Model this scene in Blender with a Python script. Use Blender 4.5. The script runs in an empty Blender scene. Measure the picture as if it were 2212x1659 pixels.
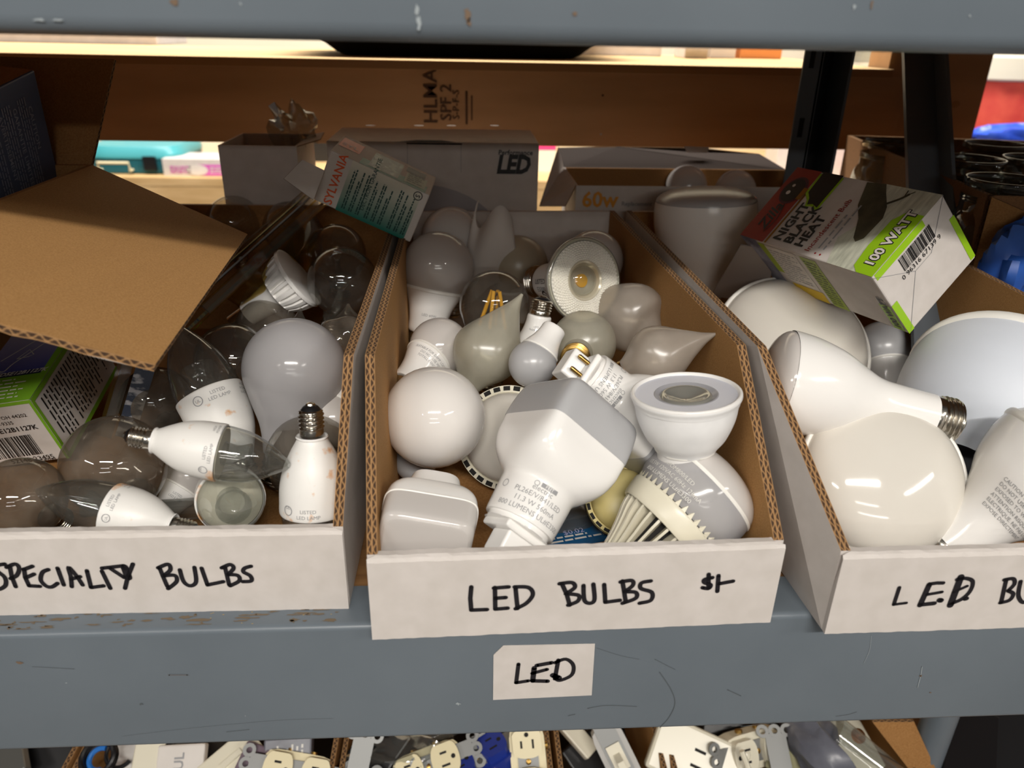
import bpy, math, random
from mathutils import Vector as V, Matrix
random.seed(7)
S = bpy.context.scene
COL = S.collection
# ---------------------------------------------------------------- camera
PITCH, YAW, ROLL, FPX, IW, IH = .4376, .0669, .0219, 1662., 2212, 1659
CAM = V((0, -.358, .3261))
FW = V((math.sin(YAW)*math.cos(PITCH), math.cos(YAW)*math.cos(PITCH), -math.sin(PITCH)))
_r0 = V((math.cos(YAW), -math.sin(YAW), 0)); _u0 = _r0.cross(FW)
RT = math.cos(ROLL)*_r0 + math.sin(ROLL)*_u0
UP = -math.sin(ROLL)*_r0 + math.cos(ROLL)*_u0
cd = bpy.data.cameras.new('camera'); co = bpy.data.objects.new('camera', cd); COL.objects.link(co)
co.matrix_world = Matrix.Translation(CAM) @ Matrix((RT, UP, -FW)).transposed().to_4x4()
cd.sensor_width = 36; cd.lens = FPX/IW*36; cd.clip_start = .01; cd.clip_end = 50
cd.dof.use_dof = True; cd.dof.focus_distance = .56; cd.dof.aperture_fstop = 7.5
S.camera = co
# ---------------------------------------------------------------- view, world, lamps
S.view_settings.view_transform = 'Standard'; S.view_settings.look = 'None'
S.view_settings.gamma = 1; S.view_settings.use_curve_mapping = False
S.view_settings.exposure = 0.10
S.cycles.max_bounces = 8; S.cycles.transparent_max_bounces = 40
S.cycles.caustics_reflective = False; S.cycles.caustics_refractive = False
w = bpy.data.worlds.new('world'); S.world = w; w.use_nodes = True
w.node_tree.nodes['Background'].inputs[0].default_value = (1, .95, .88, 1)
w.node_tree.nodes['Background'].inputs[1].default_value = .085
def lamp(name, loc, aim, sx, sy, watt, col=(1, .95, .88)):
    l = bpy.data.lights.new(name, 'AREA'); l.shape = 'RECTANGLE'; l.size = sx; l.size_y = sy; l.energy = watt; l.color = col
    o = bpy.data.objects.new(name, l); COL.objects.link(o)
    o.location = loc; o.rotation_euler = (V(aim)-V(loc)).to_track_quat('-Z', 'Y').to_euler()
    return o
# fluorescent fittings of the shop ceiling: rows in front of the shelves plus an added far fill, one row over the aisle behind
lamp('tube_or_fill_light', (.10, -2.05, 1.75), (.05, .1, .1), 1.25, .08, 51)
lamp('tube_or_fill_light', (-1.75, -2.1, 1.75), (0, .1, .1), 1.2, .08, 17)
lamp('tube_or_fill_light', (1.95, -2.1, 1.75), (0, .1, .1), 1.2, .08, 17)
lamp('tube_or_fill_light', (.1, -3.7, 1.75), (.05, .1, .1), 1.25, .08, 6)
lamp('tube_or_fill_light', (.3, -6.2, 1.75), (.05, .1, .1), 2.5, .10, 22)  # added low-angle fill for the dim cartons at the back
lamp('tube_or_fill_light', (-.3, 1.32, 1.75), (-.3, 1.9, -.1), 2.6, .15, 100)
lamp('tube_or_fill_light', (1.6, 1.2, 1.75), (1.5, 1.8, 0), 1.2, .2, 30)

def U(px, py, z=None, y=None, t=None):
    d = FW + RT*((px-IW/2)/FPX) - UP*((py-IH/2)/FPX)
    if z is not None: return CAM + d*((z-CAM.z)/d.z)
    if y is not None: return CAM + d*((y-CAM.y)/d.y)
    return CAM + d*t
def D(dx, dy, dd): return (RT*dx + UP*dy + FW*dd).normalized()
def depth(P): return (P-CAM).dot(FW)
# ---------------------------------------------------------------- materials
def lin(c):
    return tuple(((v/255)/12.92 if v/255 <= .04045 else ((v/255+.055)/1.055)**2.4) for v in c) + (1,)
MATS = {}
def mat(name, rgb, rough=.5, metal=0, noise=None, bump=None, spec=.5, coat=0, rgb2=None, stretch=None, rng=(.35, .7)):
    if name in MATS: return MATS[name]
    m = bpy.data.materials.new(name); m.use_nodes = True; MATS[name] = m
    nt = m.node_tree; b = nt.nodes['Principled BSDF']
    b.inputs['Base Color'].default_value = lin(rgb); b.inputs['Roughness'].default_value = rough
    b.inputs['Metallic'].default_value = metal; b.inputs['Specular IOR Level'].default_value = spec
    b.inputs['Coat Weight'].default_value = coat
    if noise or bump:
        tc = nt.nodes.new('ShaderNodeTexCoord'); mp = nt.nodes.new('ShaderNodeMapping')
        nt.links.new(tc.outputs['Object'], mp.inputs[0])
        if stretch: mp.inputs['Scale'].default_value = stretch
        n = nt.nodes.new('ShaderNodeTexNoise'); n.inputs['Scale'].default_value = noise or 60; n.inputs['Detail'].default_value = 6
        nt.links.new(mp.outputs[0], n.inputs['Vector'])
        if rgb2:
            r = nt.nodes.new('ShaderNodeValToRGB'); nt.links.new(n.outputs['Fac'], r.inputs[0])
            r.color_ramp.elements[0].color = lin(rgb); r.color_ramp.elements[0].position = rng[0]
            r.color_ramp.elements[1].color = lin(rgb2); r.color_ramp.elements[1].position = rng[1]
            nt.links.new(r.outputs[0], b.inputs['Base Color'])
        if bump:
            bp = nt.nodes.new('ShaderNodeBump'); bp.inputs['Strength'].default_value = bump; bp.inputs['Distance'].default_value = .002
            nt.links.new(n.outputs['Fac'], bp.inputs['Height']); nt.links.new(bp.outputs[0], b.inputs['Normal'])
    return m
def glassy(name, tint, base=.05, edge=.7, power=3.2, dust=(.02, .1), dustcol=(150, 140, 128), rough=.03, scale=40):
    if name in MATS: return MATS[name]
    m = bpy.data.materials.new(name); m.use_nodes = True; MATS[name] = m
    nt = m.node_tree; N = nt.nodes; L = nt.links; N.remove(N['Principled BSDF']); out = N['Material Output']
    tr = N.new('ShaderNodeBsdfTransparent'); tr.inputs[0].default_value = lin(tint)
    gl = N.new('ShaderNodeBsdfGlossy'); gl.inputs['Roughness'].default_value = rough
    df = N.new('ShaderNodeBsdfDiffuse'); df.inputs[0].default_value = lin(dustcol)
    lw = N.new('ShaderNodeLayerWeight'); lw.inputs[0].default_value = .5
    p = N.new('ShaderNodeMath'); p.operation = 'POWER'; p.inputs[1].default_value = power; L.new(lw.outputs['Facing'], p.inputs[0])
    ma = N.new('ShaderNodeMath'); ma.operation = 'MULTIPLY_ADD'; ma.inputs[1].default_value = edge; ma.inputs[2].default_value = base
    L.new(p.outputs[0], ma.inputs[0])
    tc = N.new('ShaderNodeTexCoord'); ns = N.new('ShaderNodeTexNoise'); ns.inputs['Scale'].default_value = scale; ns.inputs['Detail'].default_value = 5
    L.new(tc.outputs['Object'], ns.inputs['Vector'])
    mr = N.new('ShaderNodeMapRange'); mr.inputs[1].default_value = .35; mr.inputs[2].default_value = .7
    mr.inputs[3].default_value = dust[0]; mr.inputs[4].default_value = dust[1]; L.new(ns.outputs['Fac'], mr.inputs[0])
    a = N.new('ShaderNodeMixShader'); L.new(mr.outputs[0], a.inputs[0]); L.new(tr.outputs[0], a.inputs[1]); L.new(df.outputs[0], a.inputs[2])
    c = N.new('ShaderNodeMixShader'); L.new(ma.outputs[0], c.inputs[0]); L.new(a.outputs[0], c.inputs[1]); L.new(gl.outputs[0], c.inputs[2])
    L.new(c.outputs[0], out.inputs[0])
    return m
steel = mat('grey_painted_steel', (97, 106, 114), .34, 0, 5, .05, rgb2=(109, 118, 126), spec=.45)
steel_dark = mat('dark_steel', (92, 98, 104), .4)
steel_rusty = mat('worn_steel_edge', (104, 112, 117), .4, 0, 22, .1, rgb2=(118, 100, 78), rng=(.52, .78))
wood = mat('plywood', (196, 160, 108), .65, 0, 7, .05, rgb2=(222, 188, 138), stretch=(1, 9, 9))
plank_m = mat('brown_board', (158, 120, 80), .6, 0, 4, .03, rgb2=(178, 138, 96), stretch=(1, 6, 6))
wood_dark = mat('ply_edge', (146, 110, 70), .75, 0, 9, .1, rgb2=(150, 112, 72), stretch=(1, 1, 40))
deckm = mat('shelf_board', (120, 84, 48), .75, 0, 12, .1, rgb2=(160, 118, 74), stretch=(1, 8, 8))
kraft = mat('kraft_cardboard', (166, 124, 76), .8, 0, 1100, .08, rgb2=(186, 143, 92), stretch=(.8, 1, 1), spec=.2)
kraft2 = mat('brown_cardboard', (148, 106, 62), .8, 0, 700, .08, rgb2=(168, 124, 76), stretch=(1, .8, 1), spec=.2)
white_card = mat('white_cardboard', (204, 197, 191), .6, 0, 60, .05, rgb2=(213, 206, 201), spec=.3)
soiled = mat('soiled_white_card', (222, 214, 206), .65, 0, 30, .1, rgb2=(190, 160, 120), rng=(.55, .8))
white_pl = mat('white_plastic', (240, 238, 235), .15, 0, spec=.5)
matte_w = mat('matte_white_plastic', (241, 241, 241), .5, 0, 40, None, rgb2=(228, 228, 228))
white_rust = mat('white_plastic_with_orange_stain', (233, 231, 227), .4, 0, 90, None, rgb2=(216, 152, 76), rng=(.59, .72))
bluewhite = mat('cool_white_paint', (216, 222, 232), .55, 0, 12, .05, rgb2=(222, 228, 238))
cream = mat('cream_plastic', (224, 218, 198), .3, 0)
ivory = mat('ivory_plastic', (226, 214, 176), .35, 0)
yellowed = mat('yellowed_plastic', (214, 200, 140), .4, 0, 30, None, rgb2=(196, 178, 112))
diffuser = mat('milky_diffuser', (200, 195, 191), .11, 0, spec=.5)
diff_grey = mat('grey_diffuser', (176, 176, 178), .25, 0, spec=.5)
diff_cream = mat('cream_diffuser', (214, 209, 200), .08, 0, 8, None, rgb2=(220, 216, 208), spec=.5)
diff_white = mat('white_globe_glass', (228, 224, 220), .07, 0, 14, None, rgb2=(221, 209, 190), rng=(.6, .8))
clear = glassy('clear_glass', (234, 234, 231), .06, .65, 2.4, (.03, .07), (176, 172, 164))
dusty = glassy('dusty_glass', (214, 211, 204), .05, .5, 2.4, (.14, .36), (146, 136, 124), scale=55)
clear_pl = glassy('clear_plastic', (232, 234, 233), .07, .6, 2.2, (.05, .10), (180, 176, 168), rough=.05)
yellow_pl = glassy('yellowed_clear_plastic', (232, 214, 150), .08, .5, 2.0, (.05, .12), (140, 120, 60), rough=.08)
jar_glass = glassy('jar_glass', (206, 210, 206), .06, .7, 2.0, (.01, .03))
frost_grey = glassy('frosted_grey_glass', (205, 205, 205), .03, .3, 3, (.62, .66), (196, 194, 196), rough=.12)
satin = glassy('satin_glass', (224, 220, 206), .05, .3, 2.2, (.38, .46), (212, 208, 192), rough=.24)
satin_w = glassy('warm_satin_glass', (220, 212, 200), .05, .3, 2.2, (.38, .46), (206, 196, 184), rough=.24)
nickel = mat('nickel', (200, 195, 186), .2, 1)
chrome = mat('chrome', (225, 225, 225), .08, 1)
galv = mat('galvanised_steel', (140, 141, 140), .55, .6)
brass = mat('brass', (186, 150, 84), .28, 1)
blackp = mat('black_plastic', (22, 22, 24), .35)
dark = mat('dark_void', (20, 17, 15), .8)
ink = mat('black_marker_ink', (26, 24, 30), .45)
gprint = mat('grey_print', (150, 150, 152), .5)
gprint_l = mat('pale_print', (214, 212, 206), .5)
kprint = mat('black_print', (28, 28, 30), .5)
brownstamp = mat('brown_stamp_ink', (70, 42, 18), .7)
edge_l = mat('white_rim', (240, 238, 232), .3)
green = mat('green_print', (120, 172, 40), .45)
lime = mat('lime_print', (150, 196, 28), .4)
tealm = mat('teal_print', (0, 112, 98), .45)
orangep = mat('orange_print', (226, 92, 36), .45)
amberp = mat('amber_print', (222, 150, 34), .45)
redp = mat('red_print', (150, 30, 24), .4)
bluep = mat('blue_print', (52, 70, 150), .4)
navy = mat('navy_print', (24, 34, 72), .4)
lilac = mat('lilac_print', (176, 178, 216), .4)
bluecarton = mat('blue_carton', (88, 108, 150), .5)
bluecarton2 = mat('pale_blue_print', (150, 165, 196), .5)
filament_m = mat('yellow_phosphor', (240, 176, 30), .4)
clothred = mat('red_fabric', (196, 60, 52), .8, 0, 25, .1, rgb2=(214, 84, 64))
bluebag = mat('blue_plastic_bag', (36, 70, 190), .3, 0, 30, .3, rgb2=(60, 96, 210))
bluetarp = mat('blue_tarp', (34, 74, 150), .4, 0, 20, .2, rgb2=(44, 92, 176))
tealcase = mat('teal_case', (70, 160, 168), .4)
teal_dk = mat('dark_teal_case', (20, 90, 104), .4)
pinkp = mat('pink_print', (214, 96, 190), .45)
hotpink = mat('hot_pink', (238, 60, 120), .5)
paper = mat('white_paper', (214, 208, 202), .7, 0, 30, .1, rgb2=(222, 216, 210))
orange_w = mat('orange_box', (226, 150, 84), .6)
cream_wall = mat('cream_wall', (232, 222, 198), .8, 0, 3, .02, rgb2=(238, 229, 206))
floor_m = mat('grey_floor', (128, 120, 110), .6, 0, 5, .02, rgb2=(140, 132, 122))
greyplastic = mat('grey_bag', (92, 94, 104), .35, 0, 40, .2, rgb2=(110, 112, 122))
bluedevice = mat('blue_device', (30, 52, 140), .35)
def corr():
    m = bpy.data.materials.new('corrugated_edge'); m.use_nodes = True
    N = m.node_tree.nodes; L = m.node_tree.links; b = N['Principled BSDF']; b.inputs['Roughness'].default_value = .9
    uv = N.new('ShaderNodeTexCoord'); s = N.new('ShaderNodeSeparateXYZ'); L.new(uv.outputs['UV'], s.inputs[0])
    def mth(op, *a):
        n = N.new('ShaderNodeMath'); n.operation = op
        for i, x in enumerate(a):
            if isinstance(x, (int, float)): n.inputs[i].default_value = x
            else: L.new(x, n.inputs[i])
        return n.outputs[0]
    fr = mth('FRACT', mth('MULTIPLY', s.outputs[1], 2.0))           # two walls side by side
    nz = N.new('ShaderNodeTexNoise'); nz.inputs['Scale'].default_value = 90; L.new(uv.outputs['UV'], nz.inputs['Vector'])
    sn = mth('SINE', mth('MULTIPLY', mth('ADD', s.outputs[0], mth('MULTIPLY', nz.outputs['Fac'], .005)), 2*math.pi/.0072))
    wave = mth('ADD', mth('MULTIPLY', sn, .33), .5)
    flute = mth('LESS_THAN', mth('ABSOLUTE', mth('SUBTRACT', fr, wave)), .15)
    liner = mth('GREATER_THAN', mth('ABSOLUTE', mth('SUBTRACT', fr, .5)), .36)
    k = mth('MAXIMUM', flute, liner)
    mx = N.new('ShaderNodeMix'); mx.data_type = 'RGBA'; L.new(k, mx.inputs[0])
    mx.inputs[6].default_value = lin((62, 42, 26)); mx.inputs[7].default_value = lin((158, 120, 78)); L.new(mx.outputs[2], b.inputs['Base Color'])
    MATS['corrugated_edge'] = m
    return m
corr_m = corr()
def gradm(name, c0, c1, axis=1):
    m = bpy.data.materials.new(name); m.use_nodes = True; N = m.node_tree.nodes; L = m.node_tree.links; b = N['Principled BSDF']
    b.inputs['Roughness'].default_value = .4
    uv = N.new('ShaderNodeTexCoord'); s = N.new('ShaderNodeSeparateXYZ'); L.new(uv.outputs['UV'], s.inputs[0])
    r = N.new('ShaderNodeValToRGB'); r.color_ramp.elements[0].color = lin(c0); r.color_ramp.elements[1].color = lin(c1)
    L.new(s.outputs[axis], r.inputs[0]); L.new(r.outputs[0], b.inputs['Base Color'])
    return m
teal_grad = gradm('teal_to_white_print', (8, 118, 104), (226, 222, 206))
blue_grad = gradm('blue_to_lilac_print', (40, 54, 150), (196, 188, 214), 1)
# ---------------------------------------------------------------- object helpers
def setp(o, label, cat, group=None, kind=None):
    if label: o['label'] = label
    if cat: o['category'] = cat
    if group: o['group'] = group
    if kind: o['kind'] = kind
    return o
def thing(name, label, cat, M=None, group=None, kind=None):
    o = bpy.data.objects.new(name, None); COL.objects.link(o); o.empty_display_size = .02
    if M is not None: o.matrix_world = M
    return setp(o, label, cat, group, kind)
def mk(name, vs, fs, mats, parent=None, fm=None, smooth=False, uv=None, label=None):
    me = bpy.data.meshes.new(name); me.from_pydata([tuple(v) for v in vs], [], fs)
    if not isinstance(mats, (list, tuple)): mats = [mats]
    for m in mats: me.materials.append(m)
    if fm: me.polygons.foreach_set('material_index', fm)
    if uv:
        l = me.uv_layers.new(name='UVMap')
        for p in me.polygons:
            for k, li in enumerate(p.loop_indices): l.data[li].uv = uv[p.index][k]
    me.validate(); me.update()
    if smooth:
        me.polygons.foreach_set('use_smooth', [True]*len(me.polygons)); me.set_sharp_from_angle(angle=math.radians(38))
    o = bpy.data.objects.new(name, me); COL.objects.link(o)
    if parent: o.parent = parent
    if label: o['label'] = label
    return o
class MB:
    def __init__(s): s.v = []; s.f = []; s.m = []; s.mats = []; s.uv = []
    def mi(s, m):
        if m not in s.mats: s.mats.append(m)
        return s.mats.index(m)
    def add(s, vs, fs, m, uv=None):
        b = len(s.v); s.v += [V(p) for p in vs]; i = s.mi(m)
        for k, f in enumerate(fs):
            s.f.append([b+q for q in f]); s.m.append(i)
            s.uv.append(uv[k] if uv else [(0, 0)]*len(f))
        return s
    def box(s, a, b, m):
        x0, y0, z0 = a; x1, y1, z1 = b
        return s.add([(x0,y0,z0),(x1,y0,z0),(x1,y1,z0),(x0,y1,z0),(x0,y0,z1),(x1,y0,z1),(x1,y1,z1),(x0,y1,z1)],
              [(0,3,2,1),(4,5,6,7),(0,1,5,4),(1,2,6,5),(2,3,7,6),(3,0,4,7)], m)
    def tube(s, pts, r, m, seg=8):
        pts = [V(p) for p in pts]; vs = []; fs = []
        for i, p in enumerate(pts):
            t = (pts[min(i+1, len(pts)-1)]-pts[max(i-1, 0)]).normalized()
            a = t.cross(V((0, 0, 1)) if abs(t.z) < .9 else V((1, 0, 0))).normalized(); b = t.cross(a)
            rr = r[i] if isinstance(r, (list, tuple)) else r
            vs += [p+(a*math.cos(2*math.pi*k/seg)+b*math.sin(2*math.pi*k/seg))*rr for k in range(seg)]
        for i in range(len(pts)-1):
            for k in range(seg): fs.append((i*seg+k, i*seg+(k+1) % seg, (i+1)*seg+(k+1) % seg, (i+1)*seg+k))
        fs.append(tuple(range(seg-1, -1, -1))); fs.append(tuple((len(pts)-1)*seg+k for k in range(seg)))
        return s.add(vs, fs, m)
    def loft(s, prof, m, seg=40, mod=None, cap=True, M=None):
        v, f = loft(prof, seg, mod, cap)
        if M is not None: v = [M @ p for p in v]
        return s.add(v, f, m)
    def ob(s, name, parent=None, smooth=False, label=None):
        return mk(name, s.v, s.f, s.mats, parent, s.m, smooth, s.uv, label)
def cr(pts, k=5):
    out = []
    n = len(pts)
    for i in range(n-1):
        p0, p1, p2, p3 = pts[max(i-1, 0)], pts[i], pts[i+1], pts[min(i+2, n-1)]
        for j in range(k):
            t = j/k
            out.append(tuple(.5*((2*b)+(c-a)*t+(2*a-5*b+4*c-d)*t*t+(3*b-a-3*c+d)*t**3) for a, b, c, d in zip(p0, p1, p2, p3)))
    out.append(tuple(pts[-1])); return out
def arc(a0, a1, n, r=1, t0=0, flat=1):
    return [(t0+flat*r*math.sin(math.radians(a0+(a1-a0)*i/n)), max(1e-4, r*math.cos(math.radians(a0+(a1-a0)*i/n)))) for i in range(n+1)]
def sc(prof, R): return [(p[0]*R, p[1]*R)+tuple(p[2:]) for p in prof]
def loft(prof, seg=40, mod=None, cap=True):
    vs = []; fs = []
    for p in prof:
        t, r = p[0], p[1]; n = p[2] if len(p) > 2 else 2
        for k in range(seg):
            th = 2*math.pi*k/seg; c, s_ = math.cos(th), math.sin(th)
            q = r if n == 2 else r/((abs(c)**n+abs(s_)**n)**(1/n))
            if mod: q = mod(th, t, q)
            vs.append(V((q*c, q*s_, t)))
    for i in range(len(prof)-1):
        up = True
        for k in range(seg):
            a, b = i*seg+k, i*seg+(k+1) % seg
            fs.append((a, b, b+seg, a+seg))
    if cap:
        fs.append(tuple(range(seg-1, -1, -1))); fs.append(tuple((len(prof)-1)*seg+k for k in range(seg)))
    if prof[-1][0] < prof[0][0]: fs = [tuple(reversed(f)) for f in fs]
    return vs, fs
def lobj(name, prof, m, parent, seg=40, mod=None, cap=True, label=None):
    if name in ('rim', 'seam_ring', 'rim_band', 'lens_ring', 'face_plate', 'collar', 'glass_envelope', 'vent_ring', 'center_lens', 'reflector_body'): cap = False
    v, f = loft(prof, seg, mod, cap); return mk(name, v, f, m, parent, smooth=True, label=label)
def frame(C, d, roll=0):
    Z = d.normalized(); v = (CAM-C).normalized(); y = -(v-v.dot(Z)*Z)
    if y.length < 1e-3: y = UP-UP.dot(Z)*Z
    Y = y.normalized(); X = Y.cross(Z)
    M = Matrix((X, Y, Z)).transposed().to_4x4(); M.translation = C
    return M @ Matrix.Rotation(roll, 4, 'Z')
def frame3(O, e1, e2, e3):
    M = Matrix((V(e1).normalized(), V(e2).normalized(), V(e3).normalized())).transposed().to_4x4(); M.translation = V(O); return M
_tc = {}
def text2d(body, size=1, bold=0, shear=0, align='LEFT'):
    key = (body, bold, shear, align)
    if key not in _tc:
        c = bpy.data.curves.new('t', 'FONT'); c.body = body; c.size = 1; c.offset = bold; c.shear = shear; c.align_x = align
        c.resolution_u = 2; c.space_line = .9
        o = bpy.data.objects.new('t', c); COL.objects.link(o)
        dg = bpy.context.evaluated_depsgraph_get(); dg.update()
        me = bpy.data.meshes.new_from_object(o.evaluated_get(dg))
        _tc[key] = ([(v.co.x, v.co.y) for v in me.vertices], [tuple(p.vertices) for p in me.polygons])
        bpy.data.objects.remove(o); bpy.data.curves.remove(c); bpy.data.meshes.remove(me)
    vs, fs = _tc[key]
    return [(x*size, y*size) for x, y in vs], fs
class Face:
    """a printed face: origin, two in-plane unit axes; decals are gathered per part name"""
    def __init__(s, O, u, v, parent, eps=.0003):
        s.O = V(O); s.u = V(u); s.v = V(v); s.n = s.u.cross(s.v); s.p = parent; s.eps = eps; s.parts = {}
    def P(s, a, b, lift=1): return s.O+s.u*a+s.v*b+s.n*(s.eps*lift)
    def mb(s, name): return s.parts.setdefault(name, MB())
    def rect(s, u0, v0, u1, v1, m, name='printed_panel', lift=1):
        s.mb(name).add([s.P(u0, v0, lift), s.P(u1, v0, lift), s.P(u1, v1, lift), s.P(u0, v1, lift)], [(0, 1, 2, 3)], m, [[(0, 0), (1, 0), (1, 1), (0, 1)]]); return s
    def poly(s, pts, m, name='printed_panel', lift=1):
        s.mb(name).add([s.P(a, b, lift) for a, b in pts], [tuple(range(len(pts)))], m); return s
    def blob(s, u, v, r, rv, m, name):
        rd = random.Random(int(u*9e4)); n = 14; return s.poly([(u+r*q*math.cos(2*math.pi*k/n), v+rv*q*math.sin(2*math.pi*k/n)) for k in range(n) for q in (rd.uniform(.35, 1.1),)], m, name)
    def disc(s, u, v, r, m, name='printed_panel', lift=1, rv=None, n=20):
        return s.poly([(u+r*math.cos(2*math.pi*k/n), v+(rv or r)*math.sin(2*math.pi*k/n)) for k in range(n)], m, name, lift)
    def ring(s, u, v, r, wd, m, name='printed_emblem', lift=2, n=24):
        vs = []; 
        for k in range(n):
            c, q = math.cos(2*math.pi*k/n), math.sin(2*math.pi*k/n); vs += [s.P(u+r*c, v+r*q, lift), s.P(u+(r-wd)*c, v+(r-wd)*q, lift)]
        s.mb(name).add(vs, [(2*k, 2*((k+1) % n), 2*((k+1) % n)+1, 2*k+1) for k in range(n)], m); return s
    def text(s, body, u, v, size, m, bold=0, shear=0, name='lettering', lift=2, align='LEFT', sx=1, rot=0):
        vs, fs = text2d(body, size, bold, shear, align); c, q = math.cos(rot), math.sin(rot)
        s.mb(name).add([s.P(u+(x*sx*c-y*q), v+(x*sx*q+y*c), lift) for x, y in vs], fs, m); return s
    def fine(s, u0, v0, u1, v1, rows, m, fill=.45, name='fine_print', lift=2, seed=1):
        rd = random.Random(seed); h = (v1-v0)/rows
        for r in range(rows):
            x = u0; end = u1-(u1-u0)*(rd.random()*.35 if rd.random() < .4 else rd.random()*.06)
            while x < end:
                l = (.6+rd.random()*2.0)*h; e = min(end, x+l)
                s.rect(x, v1-(r+.5)*h-h*fill/2, e, v1-(r+.5)*h+h*fill/2, m, name, lift); x = e+h*.35
        return s
    def bars(s, u0, v0, u1, v1, m, seed=3, name='barcode'):
        rd = random.Random(seed); x = u0; wd = (u1-u0)/95
        while x < u1:
            a = rd.choice((1, 1, 2, 3))*wd; s.rect(x, v0, min(u1, x+a), v1, m, name, 2); x += a+rd.choice((1, 1, 2, 2, 3))*wd
        return s
    def stroke(s, pts, wd, m, name='handwriting', lift=1, smooth=True):
        if smooth and len(pts) > 2: pts = cr(pts, 5)
        n = len(pts); vs = []
        for i in range(n):
            a, b = pts[max(i-1, 0)], pts[min(i+1, n-1)]; dx, dy = b[0]-a[0], b[1]-a[1]; l = math.hypot(dx, dy) or 1
            px_, py_ = -dy/l*wd/2, dx/l*wd/2
            vs += [s.P(pts[i][0]+px_, pts[i][1]+py_, lift), s.P(pts[i][0]-px_, pts[i][1]-py_, lift)]
        s.mb(name).add(vs, [(2*i, 2*i+1, 2*i+3, 2*i+2) for i in range(n-1)], m)
        for q in (pts[0], pts[-1]): s.disc(q[0], q[1], wd*.5, m, name, lift, n=10)
        return s
    def done(s):
        for k, mb in s.parts.items(): mb.ob(k, s.p)
        s.parts = {}
def wrap(parent, lines, size, t, rf, m, th0=-math.pi/2, flip=False, rot=False, name='lettering', bold=0, eps=.00035, align='CENTER', lead=1.15):
    mb = MB()
    for i, ln in enumerate(lines):
        vs, fs = text2d(ln, size, bold, 0, align); out = []
        for x, y in vs:
            y -= i*size*lead
            if flip: x, y = -x, -y
            if rot: x, y = -y, x
            r = rf(t+y); th = th0+x/r
            out.append((( r+eps)*math.cos(th), (r+eps)*math.sin(th), t+y))
        mb.add(out, fs, m)
    mb.ob(name, parent)
def rfunc(prof):
    pr = sorted((p[0], p[1]) for p in prof)
    def f(t):
        if t <= pr[0][0]: return pr[0][1]
        for a, b in zip(pr, pr[1:]):
            if t <= b[0]: return a[1]+(b[1]-a[1])*((t-a[0])/((b[0]-a[0]) or 1))
        return pr[-1][1]
    return f
def wrap_ring(parent, R, t, th0, rf, m, wd, name='emblem'):
    mb = MB(); n = 18; vs = []
    for k in range(n):
        for q in (R, R-wd):
            y = q*math.sin(2*math.pi*k/n); r = rf(t+y); th = th0+q*math.cos(2*math.pi*k/n)/r
            vs.append(((r+.00035)*math.cos(th), (r+.00035)*math.sin(th), t+y))
    mb.add(vs, [(2*k, 2*k+1, 2*((k+1) % n)+1, 2*((k+1) % n)) for k in range(n)], m); mb.ob(name, parent)
# ---------------------------------------------------------------- bulbs (local axis +Z points from the base to the dome, origin at the widest circle)
def screw(e, t0, r, L, m=nickel, ins=blackp, turns=4.2):
    n = 44; a, b = t0-L*.2, t0-L*.74
    prof = [(t0, r*.98), (t0-L*.05, r)] + [(a+(b-a)*i/n, r) for i in range(n+1)] + [(t0-L*.78, r*.86)]
    def mod(th, t, q):
        x = (t-a)/(b-a)
        if x < 0 or x > 1: return q
        return q*(1+.085*math.sin(2*math.pi*turns*x+th)*min(1, 8*x, 8*(1-x)))
    s = lobj('screw_base', prof, m, e, 28, mod)
    lobj('insulator', [(t0-L*.78, r*.84), (t0-L*.86, r*.66), (t0-L*.92, r*.42)], ins, s, 20)
    lobj('contact_tip', [(t0-L*.92, r*.42), (t0-L*.97, r*.36), (t0-L, r*.12)], nickel if ins is not nickel else brass, s, 16)
def k_a19led(e, R, gm=None, hm=None, txt=None, flip=False, seam=True, thx=0, base=True, size=.13, tt=-1.0):
    g = arc(-38, 90, 18, R); lobj('globe', g, gm or diffuser, e)
    hp = sc(cr([(-.60, .80), (-.64, .815), (-.85, .74), (-1.15, .62), (-1.5, .54), (-1.78, .52), (-1.86, .48)], 4), R)
    lobj('housing', hp, hm or white_pl, e)
    if seam: lobj('rim', sc([(-.58, .80), (-.60, .835), (-.66, .835), (-.68, .80)], R), edge_l, e)
    if base: screw(e, -1.86*R, .43*R, .86*R)
    if txt: wrap(e, txt, size*R, tt*R, rfunc(hp), gprint, -math.pi/2+thx, flip)
def k_a19inc(e, R, gm=None, bm=None, fil=True):
    g = arc(90, -28, 16, R)[::-1] if 0 else None
    prof = sc(cr([(-1.72, .46), (-1.5, .49), (-1.15, .58), (-.8, .74), (-.47, .885)], 4), R)+arc(-24, 90, 16, R)
    lobj('glass_envelope', prof, gm or clear, e)
    if fil:
        mb = MB(); mb.tube([(0, 0, -1.7*R), (0, 0, -.6*R)], [.16*R, .08*R], clear, 10)
        mb.ob('glass_stem', e, True)
        mb = MB()
        for sg in (-1, 1): mb.tube([(0, 0, -.8*R), (sg*.12*R, 0, -.45*R), (sg*.34*R, 0, .05*R)], .012*R, nickel, 5)
        mb.tube([(.34*R*math.cos(a), .10*R*math.sin(a), .05*R+.06*R*math.sin(2*a)) for a in [math.pi*i/8 for i in range(9)]], .018*R, nickel, 5)
        mb.ob('filament', e)
    screw(e, -1.7*R, .43*R, .86*R, bm or nickel)
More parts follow.
